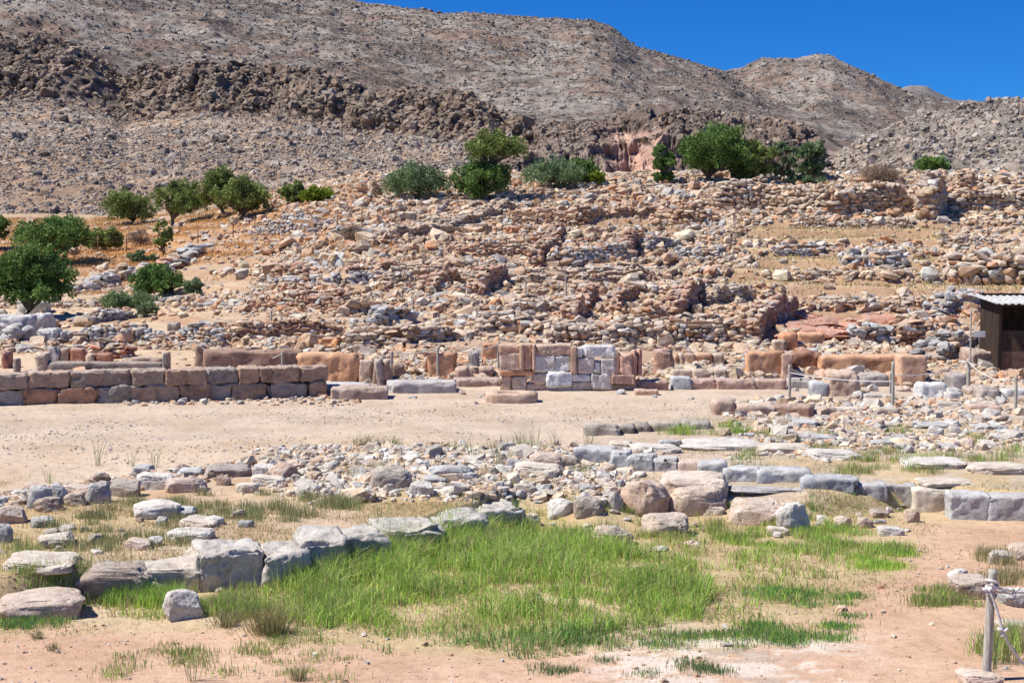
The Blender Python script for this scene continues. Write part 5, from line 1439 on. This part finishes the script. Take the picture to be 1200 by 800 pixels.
T(178, 241, 207, 264, 'second olive tree of the row with a visible dark trunk', 'olive', .3, 9, 6, n=7000, trunk_px=202)
T(236, 292, 195, 252, 'third and tallest olive tree of the row', 'olive', .25, 8, 7, n=6500, trunk_px=262)
T(256, 320, 206, 258, 'fourth olive tree of the row, lighter, in front of the tallest', 'olive', .28, 9, 8, n=7000, trunk_px=283)
T(328, 362, 213, 240, 'green bush touching the yellow-green bush', 'olive', .02, 5, 9, 'bush', 'bush', n=3200, cluster='shrubs along the slope')
T(352, 397, 216, 238, 'bright yellow-green bush alone on the slope', 'lime', .02, 6, 10, 'bush', 'bush', n=3600, cluster='shrubs along the slope')
T(446, 532, 188, 229, 'wide dome-shaped dark bush left of the lone tree', 'greygreen', .0, 12, 11, 'bush', 'bush', n=9500, size=.17, cluster='shrubs along the slope')
bpy.data.objects  # (keeps the list readable)
T(528, 596, 182, 236, 'lower rounded half of the lone tree group beside its taller crown', 'dark', .15, 8, 12, n=7000, trunk_px=562)
T(536, 620, 150, 232, 'tall lone tree with an open leaning crown on the ruins top', 'olive', .78, 9, 13, n=5000, trunk_px=566, dens=14)
T(608, 690, 181, 218, 'wide grey-green shrub right of the lone tree', 'greygreen', .0, 11, 14, 'bush', 'bush', n=9000, size=.2, cluster='shrubs along the slope', up=1.6, flat=.3)
T(654, 704, 183, 216, 'dark green bush leaning on the grey-green shrub', 'dark', .0, 7, 15, 'bush', 'bush', n=4500, cluster='shrubs along the slope')
T(688, 708, 198, 217, 'little yellow-green bush at the right foot of the dark bush', 'lime', .0, 3, 16, 'bush', 'bush', n=1200, cluster='shrubs along the slope')
T(760, 794, 168, 215, 'slim small tree with a clear trunk near the pink rock scar', 'dark', .42, 5, 17, n=3000, trunk_px=777)
T(764, 790, 196, 216, 'bush hugging the foot of the slim small tree', 'dark', .0, 3, 18, 'bush', 'bush', n=1600, cluster='shrubs along the slope')
T(797, 884, 142, 214, 'biggest bright green tree on the crest behind the boulder wall', 'dark', .2, 13, 19, n=13000, size=.21, trunk_px=832)
T(856, 908, 160, 214, 'drooping grey-olive tree right of the biggest crest tree', 'olive', .08, 9, 20, n=7000)
T(902, 934, 164, 212, 'rounded olive tree in the middle of the crest thicket', 'greygreen', .05, 6, 21, n=4500)
T(928, 966, 163, 210, 'last rounded olive tree at the right end of the crest thicket', 'greygreen', .05, 7, 22, n=5000)
T(912, 968, 203, 216, 'low grassy green shrub on the crest wall top', 'greygreen', .0, 7, 23, 'bush', 'bush', n=3000, cluster='shrubs along the slope', up=1.5, flat=.3)
T(1064, 1112, 181, 204, 'green bush behind the tall pier', 'dark', .0, 7, 24, 'bush', 'bush', n=3600, cluster='shrubs along the slope')
T(1000, 1058, 190, 215, 'dry brown twiggy bush left of the tall pier', 'brown', .0, 8, 25, 'bush', 'bush', n=4500, size=.16, flat=.2, up=1.5, cluster='shrubs along the slope')
T(150, 212, 306, 346, 'bright leafy fig shrub sprawling over grey stones', 'dark', .0, 9, 26, 'bush', 'bush', n=6500, size=.16, cluster='shrubs along the slope')
T(112, 188, 338, 362, 'fresh green clump in front of the fig shrub', 'greygreen', .0, 8, 27, 'bush', 'bush', n=6000, size=.14, cluster='shrubs along the slope', up=1.4, flat=.25)
T(158, 188, 350, 370, 'small green tuft nearest the earth track', 'greygreen', .0, 4, 28, 'bush', 'bush', n=2500, size=.13, cluster='shrubs along the slope', up=1.4, flat=.25)
T(148, 186, 292, 308, 'small green bush on top of the grey stones by the fence', 'greygreen', .0, 4, 29, 'bush', 'bush', n=2200, size=.14, cluster='shrubs along the slope')
T(212, 241, 324, 347, 'compact round dark bush beside the earth track', 'greygreen', .0, 4, 30, 'bush', 'bush', n=4000, size=.13, cluster='shrubs along the slope', up=1.5, flat=.25)
T(178, 206, 257, 298, 'thin small tree inside the fence near a purple-grey bush', 'olive', .15, 5, 31, n=1800, cluster='trees beyond the ruins', size=.16)
T(148, 180, 266, 288, 'purple-grey leafless bush left of the thin small tree', 'brown', .0, 4, 32, 'bush', 'bush', n=2500, size=.15, flat=.15, cluster='shrubs along the slope')
T(395, 430, 262, 280, 'brown dry bush behind the wire fence', 'brown', .0, 4, 33, 'bush', 'bush', n=1800, size=.15, flat=.15, cluster='shrubs along the slope')
T(505, 550, 262, 276, 'brown dry scrub on the stones under the lone tree', 'brown', .0, 5, 34, 'bush', 'bush', n=1800, size=.14, flat=.15, cluster='shrubs along the slope')
T(432, 456, 208, 230, 'grey-brown scrub at the left foot of the wide dark bush', 'brown', .0, 3, 35, 'bush', 'bush', n=1500, size=.15, flat=.15, cluster='shrubs along the slope')

# ------------------------------------------------------------------ grass
def inpoly(px, py, poly):
    pl = np.array(poly, float); ins = np.zeros(px.shape, bool)
    for a in range(len(pl)):
        x1, y1 = pl[a]; x2, y2 = pl[a - 1]
        if y1 == y2: continue
        c = ((y1 > py) != (y2 > py)) & (px < (x2 - x1) * (py - y1) / (y2 - y1) + x1)
        ins ^= c
    return ins
def blades(x, y, z, h, w, col, r, lean=.35):
    n = len(x); a = r.uniform(0, 6.283, n); ld = r.normal(0, lean, n) * h; la = r.uniform(0, 6.283, n)
    wx, wy = np.cos(a) * w / 2, np.sin(a) * w / 2
    lx, ly = np.cos(la) * ld, np.sin(la) * ld
    V = np.empty((n, 5, 3))
    V[:, 0] = np.stack([x - wx, y - wy, z - .01], -1); V[:, 1] = np.stack([x + wx, y + wy, z - .01], -1)
    V[:, 2] = np.stack([x + wx * .8 + lx * .3, y + wy * .8 + ly * .3, z + h * .55], -1); V[:, 3] = np.stack([x - wx * .8 + lx * .3, y - wy * .8 + ly * .3, z + h * .55], -1)
    V[:, 4] = np.stack([x + lx, y + ly, z + h * (1 - .15 * np.abs(ld / np.maximum(h, .01)))], -1)
    i = np.arange(n)[:, None] * 5
    return V.reshape(-1, 3), (i + np.array([0, 1, 2, 3])), (i + np.array([3, 2, 4])), np.repeat(col, 5, axis=0)
GREEN = [(235, 722), (300, 690), (400, 665), (470, 640), (560, 605), (610, 622), (700, 640), (790, 655), (850, 690), (830, 735), (740, 748), (640, 768), (500, 770), (400, 750), (300, 735)]
GREEN2 = [(90, 712), (240, 690), (560, 605), (640, 600), (760, 625), (900, 615), (1040, 615), (1060, 650), (1010, 690), (950, 745), (830, 755), (640, 780), (440, 775), (250, 742), (100, 730)]
def grass():
    r = np.random.default_rng(31)
    out = {'green': [], 'dry': []}
    def area(n, px0, px1, y0, y1):
        y = np.sqrt(r.uniform(y0 ** 2, y1 ** 2, n)); px = r.uniform(px0, px1, n); x = (px - 600) / FPX * y
        z = H(x, y); return x, y, z, px, HOR + FPX * (CAMZ - z) / y
    def put(key, x, y, z, h, w, c, lean=.35):
        out[key].append(blades(x, y, z, h, w, c, r, lean))
    G1 = np.array([.31, .54, .08]); G2 = np.array([.50, .66, .14]); G3 = np.array([.19, .40, .07]); DR = np.array([.56, .46, .26]); OL = np.array([.28, .31, .14])
    # main green patch
    x, y, z, px, py = area(230000, 60, 1100, 12.9, 20.5)
    d1 = inpoly(px + 14 * vn(x * 1.2, y * 1.2), py + 8 * vn(x * 1.2, y * 1.2, seed=3), GREEN); d2 = inpoly(px + 25 * vn(x, y), py + 8 * vn(x * 1.5, y * 1.5, seed=3), GREEN2)
    nn = fbm(x * 1.3, y * 1.3, o=4, seed=71)
    wallside = np.exp(-((py - np.interp(px, EP[:, 0], EP[:, 1])) / 24) ** 2) * (px > 380) * (px < 620) 
    n5 = fbm(x * 4.5, y * 4.5, o=3, seed=79)
    pr = np.where(d1, .40 + .7 * nn + .85 * n5, np.where(d2, sst(-.05, .3, nn) * sst(-.2, .3, n5) * .45 - .02, 0)) + .4 * wallside * (py > np.interp(px, EP[:, 0], EP[:, 1]))
    k = r.uniform(0, 1, len(x)) < pr
    x, y, z, px, py, d1, nn, ws = x[k], y[k], z[k], px[k], py[k], d1[k], nn[k], wallside[k]; n = len(x)
    tall = sst(-.25, .45, nn) * np.where(d1, 1, .35) * (1 - .55 * sst(715, 760, py)) 
    h = (.05 + .19 * tall) * r.uniform(.5, 1.5, n) * (1 + .6 * ws)
    m = r.uniform(0, 1, (n, 1)); c = G1 * (1 - m) + G2 * m
    g3 = (r.uniform(0, 1, n) < .25)[:, None]; c = np.where(g3, G3, c)
    g4 = (r.uniform(0, 1, n) < .18)[:, None]; c = np.where(g4, np.array([.66, .70, .24]), c)
    teal = sst(735, 760, py)[:, None] * .6; c = c * (1 - teal) + np.array([.17, .34, .13]) * teal
    dry = (r.uniform(0, 1, n) < np.where(d1, .2, .4))[:, None]; c = np.where(dry, DR * r.uniform(.7, 1.2, (n, 1)), c)
    put('green', x, y, z, h, r.uniform(.005, .014, n), c * r.uniform(.65, 1.2, (n, 1)), .7)
    # long loose stems
    k = r.uniform(0, 1, n) < .03 * (d1 | False)
    put('green', x[k], y[k], z[k], r.uniform(.25, .5, k.sum()), np.full(k.sum(), .006), np.where(r.uniform(0, 1, (k.sum(), 1)) < .4, OL, G2), .3)
    # dry litter everywhere on the lower ground and middle strip
    for (n, a, b_, y0, y1, f) in [
        (130000, -60, 1260, 12.5, 19.5, lambda px, py, x, y, nn: (.03 + .5 * sst(-.15, .35, nn)) * (py < 752) * (1 - .93 * sst(1060, 1120, px) * (py > 610)) * (1 - .8 * sst(900, 960, px) * sst(680, 720, py)) * (1 - .85 * sst(700, 800, px) * sst(735, 750, py))),
        (90000, -60, 780, 15.5, 21.5, lambda px, py, x, y, nn: .45 * sst(-.05, .35, nn) * (py > 545 + 0 * px) * (py < np.interp(px, EP[:, 0], EP[:, 1]) - 20)),
        (110000, 780, 1300, 19.5, 29, lambda px, py, x, y, nn: .35 * sst(.0, .35, nn) * (py > 490))]:
        x, y, z, px, py = area(n, a, b_, y0, y1); nn = fbm(x * 1.1, y * 1.1, o=4, seed=73)
        k = r.uniform(0, 1, n) < f(px, py, x, y, nn); x, y, z, nn = x[k], y[k], z[k], nn[k]; n = len(x)
        c = DR * r.uniform(.7, 1.25, (n, 1)); o_ = (r.uniform(0, 1, n) < .25)[:, None]; c = np.where(o_, OL * r.uniform(.8, 1.2, (n, 1)), c)
        put('dry', x, y, z, r.uniform(.015, .06, n), r.uniform(.005, .010, n), c, .9)
    # tufts
    def tufts(spots, key, cols, hr, nb, rad):
        for (px, py) in spots:
            p = P(px, py); s = r.uniform(.7, 1.3); m = int(nb * s)
            x = p.x + r.normal(0, rad * s, m); y = p.y + r.normal(0, rad * s * .7, m); z = H(x, y)
            c = np.array(cols)[r.integers(0, len(cols), m)] * r.uniform(.75, 1.2, (m, 1))
            put(key, x, y, z, r.uniform(*hr, m) * s, np.full(m, .007), c, .3)
    def rnd(n, a, b_, c, d): return [(r.uniform(a, b_), r.uniform(c, d)) for _ in range(n)]
    olive = [OL, OL * 1.2, DR, (.20, .26, .12)]
    tufts(rnd(34, 50, 215, 590, 645), 'dry', olive, (.06, .16), 130, .10)
    tufts(rnd(16, 170, 320, 578, 612), 'dry', olive, (.06, .16), 130, .09)
    tufts(rnd(16, 280, 420, 584, 612), 'dry', olive, (.06, .18), 140, .09)
    tufts(rnd(26, 0, 110, 640, 700), 'dry', [OL, DR, G1 * .9], (.05, .14), 110, .10)
    tufts(rnd(14, 130, 200, 700, 712), 'green', [G1, G2, OL], (.10, .24), 220, .10)
    tufts(rnd(9, 0, 75, 722, 736), 'green', [(.12, .28, .12), G1, OL], (.04, .10), 200, .10)
    tufts(rnd(16, 240, 300, 690, 730), 'green', [G1, OL, DR], (.06, .18), 140, .09)
    tufts(rnd(26, 850, 1060, 620, 650), 'green', [G1, G2, OL], (.04, .12), 200, .12)
    tufts(rnd(22, 640, 960, 590, 640), 'green', [OL, G1, DR], (.06, .16), 160, .10)
    tufts([(1010, 655), (1030, 662), (1045, 665), (1020, 665), (1060, 650)], 'green', [G1, G2], (.04, .10), 320, .13)
    tufts(rnd(16, 1070, 1150, 690, 712), 'green', [G1, OL, DR], (.05, .14), 150, .10)
    tufts(rnd(18, 880, 1010, 690, 750), 'green', [(.12, .27, .11), G1], (.03, .08), 220, .12)
    tufts(rnd(30, 620, 1000, 735, 760), 'green', [(.12, .27, .11), G1, OL], (.03, .08), 150, .11)
    tufts(rnd(10, 640, 860, 772, 790), 'green', [(.12, .25, .10), OL], (.03, .07), 120, .10)
    tufts(rnd(26, 120, 420, 748, 798), 'dry', [OL, DR, G1], (.03, .09), 90, .10)
    tufts(rnd(9, 790, 900, 496, 518), 'green', [G1, G2, OL], (.08, .2), 150, .12)
    tufts(rnd(36, 860, 1200, 505, 560), 'dry', [OL, DR, G1], (.06, .18), 110, .10)
    tufts(rnd(20, 400, 700, 520, 560), 'dry', olive, (.06, .2), 60, .08)
    tufts(rnd(15, 940, 1085, 584, 604), 'dry', [OL, DR, DR, G1], (.03, .08), 100, .12)
    tufts(rnd(12, 1150, 1200, 650, 690), 'dry', [DR, OL], (.06, .2), 120, .10)
    tufts(rnd(10, 1150, 1200, 745, 790), 'dry', [DR, OL, G1], (.08, .28), 100, .08)
    # dry grass on the slope by the fence
    x, y, z, px, py = area(240000, -200, 560, 60, 102); nn = fbm(x * .3, y * .3, o=3, seed=75)
    k = r.uniform(0, 1, len(x)) < (1 - sst(330, 520, px)) * .6 * sst(-.3, .2, nn)
    n = k.sum(); put('dry', x[k], y[k], z[k], r.uniform(.06, .22, n), r.uniform(.015, .035, n), np.array([.60, .35, .14]) * r.uniform(.7, 1.2, (n, 1)), .4)
    x, y, z, px, py = area(60000, 560, 1400, 48, 88); nn = fbm(x * .3, y * .3, o=3, seed=76)
    k = r.uniform(0, 1, len(x)) < barezone(px, py) * .7 + .12 * sst(.1, .4, nn)
    n = k.sum(); put('dry', x[k], y[k], z[k], r.uniform(.05, .2, n), r.uniform(.02, .05, n), np.array([.50, .41, .22]) * r.uniform(.7, 1.2, (n, 1)), .5)
    for key, lab in (('green', 'fresh green grass filling the sunken ground among boulders'), ('dry', 'dry straw and olive tufts on the bare ground and slope')):
        b = Bag()
        for V, q, t, c in out[key]:
            b.V.append(V); b.C.append(c); b.Qd.append(q + b.n); b.T.append(t + b.n); b.n += len(V)
        tag(link(key + '_grass', b.build(key + '_grass', M['grass'])), lab, 'grass', kind='stuff')
grass()

def clump(px, py, h, rad, n, cols, label, name='grass_clump', cat='grass clump', seed=0, lean=.5, w=.006, group=None):
    r = np.random.default_rng(seed + 800); p = P(px, py)
    x = r.normal(0, rad * .35, n); y = r.normal(0, rad * .35, n)
    hh = h * r.uniform(.5, 1.05, n)
    V, q, t, c = blades(x, y, np.zeros(n), hh, np.full(n, w), np.array(cols)[r.integers(0, len(cols), n)] * r.uniform(.8, 1.2, (n, 1)), r, lean)
    # lean outward
    k = V.reshape(n, 5, 3); out_ = np.stack([x, y], -1) / (rad * .35) * .22
    k[:, 4, :2] += out_ * hh[:, None]; k[:, 2:4, :2] += (out_ * hh[:, None] * .4)[:, None, :]
    b = Bag(); b.V.append(k.reshape(-1, 3)); b.C.append(c); b.Qd.append(q); b.T.append(t); b.n = 5 * n
    tag(link(name, b.build(name, M['grass']), loc=p), label, cat, group)
OLV = (.20, .22, .11)
clump(314, 742, .40, .24, 420, [OLV, (.26, .26, .12), (.42, .30, .14)], 'spiky dark rush clump with a rusty base standing on straw', 'rush_clump', 'rush clump', 1)
clump(265, 733, .22, .16, 180, [OLV, (.45, .38, .2)], 'short straw-coloured clump left of the spiky rush', seed=2)
clump(140, 705, .26, .18, 260, [(.13, .28, .06), (.24, .36, .1)], 'bright green tuft against the brown weathered boulder', seed=3)
clump(166, 703, .30, .2, 260, [(.13, .28, .06), (.24, .36, .1)], 'bright green tuft between brown boulder and white upright stone', seed=4)
clump(44, 748, .12, .07, 60, [(.4, .33, .2), OLV], 'tiny brown tuft on the pink path at lower left', seed=5)
clump(62, 762, .11, .07, 60, [(.42, .36, .18), OLV], 'tiny yellow tuft on the pink path right of the brown one', seed=6)
clump(350, 797, .18, .10, 90, [(.42, .36, .2), OLV], 'thin tuft at the bottom edge of the picture', seed=7)
for i, (px, py, h, lab) in enumerate([
    (114, 545, .55, 'tall single green stalk leaning on the court, leftmost'), (153, 546, .40, 'two forked stalks behind the stone line'), (181, 548, .38, 'green stalk pair right of the forked ones'),
    (58, 566, .28, 'short stalk rising over the cobble group'), (556, 540, .55, 'green stalks in the rubble spread left of centre'), (585, 545, .65, 'tallest thin stalks in the rubble spread'),
    (612, 528, .55, 'leaning green stalks near the brown block'), (626, 526, .6, 'dense leaning stalks beside the brown block'), (652, 524, .4, 'short stalks before the first kerb slab'),
    (448, 615, .5, 'dry stalk on the bare earth behind the flat slab'), (552, 612, .8, 'long pale stalk rising over the middle slab'), (708, 640, .7, 'tall green stalks beside the pointed pink rock'),
    (1060, 520, .35, 'weed stalks by the small blue plate'), (1130, 518, .3, 'weed stalks by the thin dark plate'), (226, 797, .5, 'thin stalk pair on the front path'),
    (150, 690, .6, 'thin upright stalk before the brown boulder'), (1165, 785, .55, 'weed stalks at the foot of the nearest post'), (690, 520, .3, 'weeds above the kerb slabs'), (395, 545, .35, 'weeds where the rubble spread begins')]):
    clump(px, py, h, .12, 12, [(.22, .30, .12), (.30, .34, .16)], lab, 'weed_stalk', 'weed', 20 + i, .25, .008)
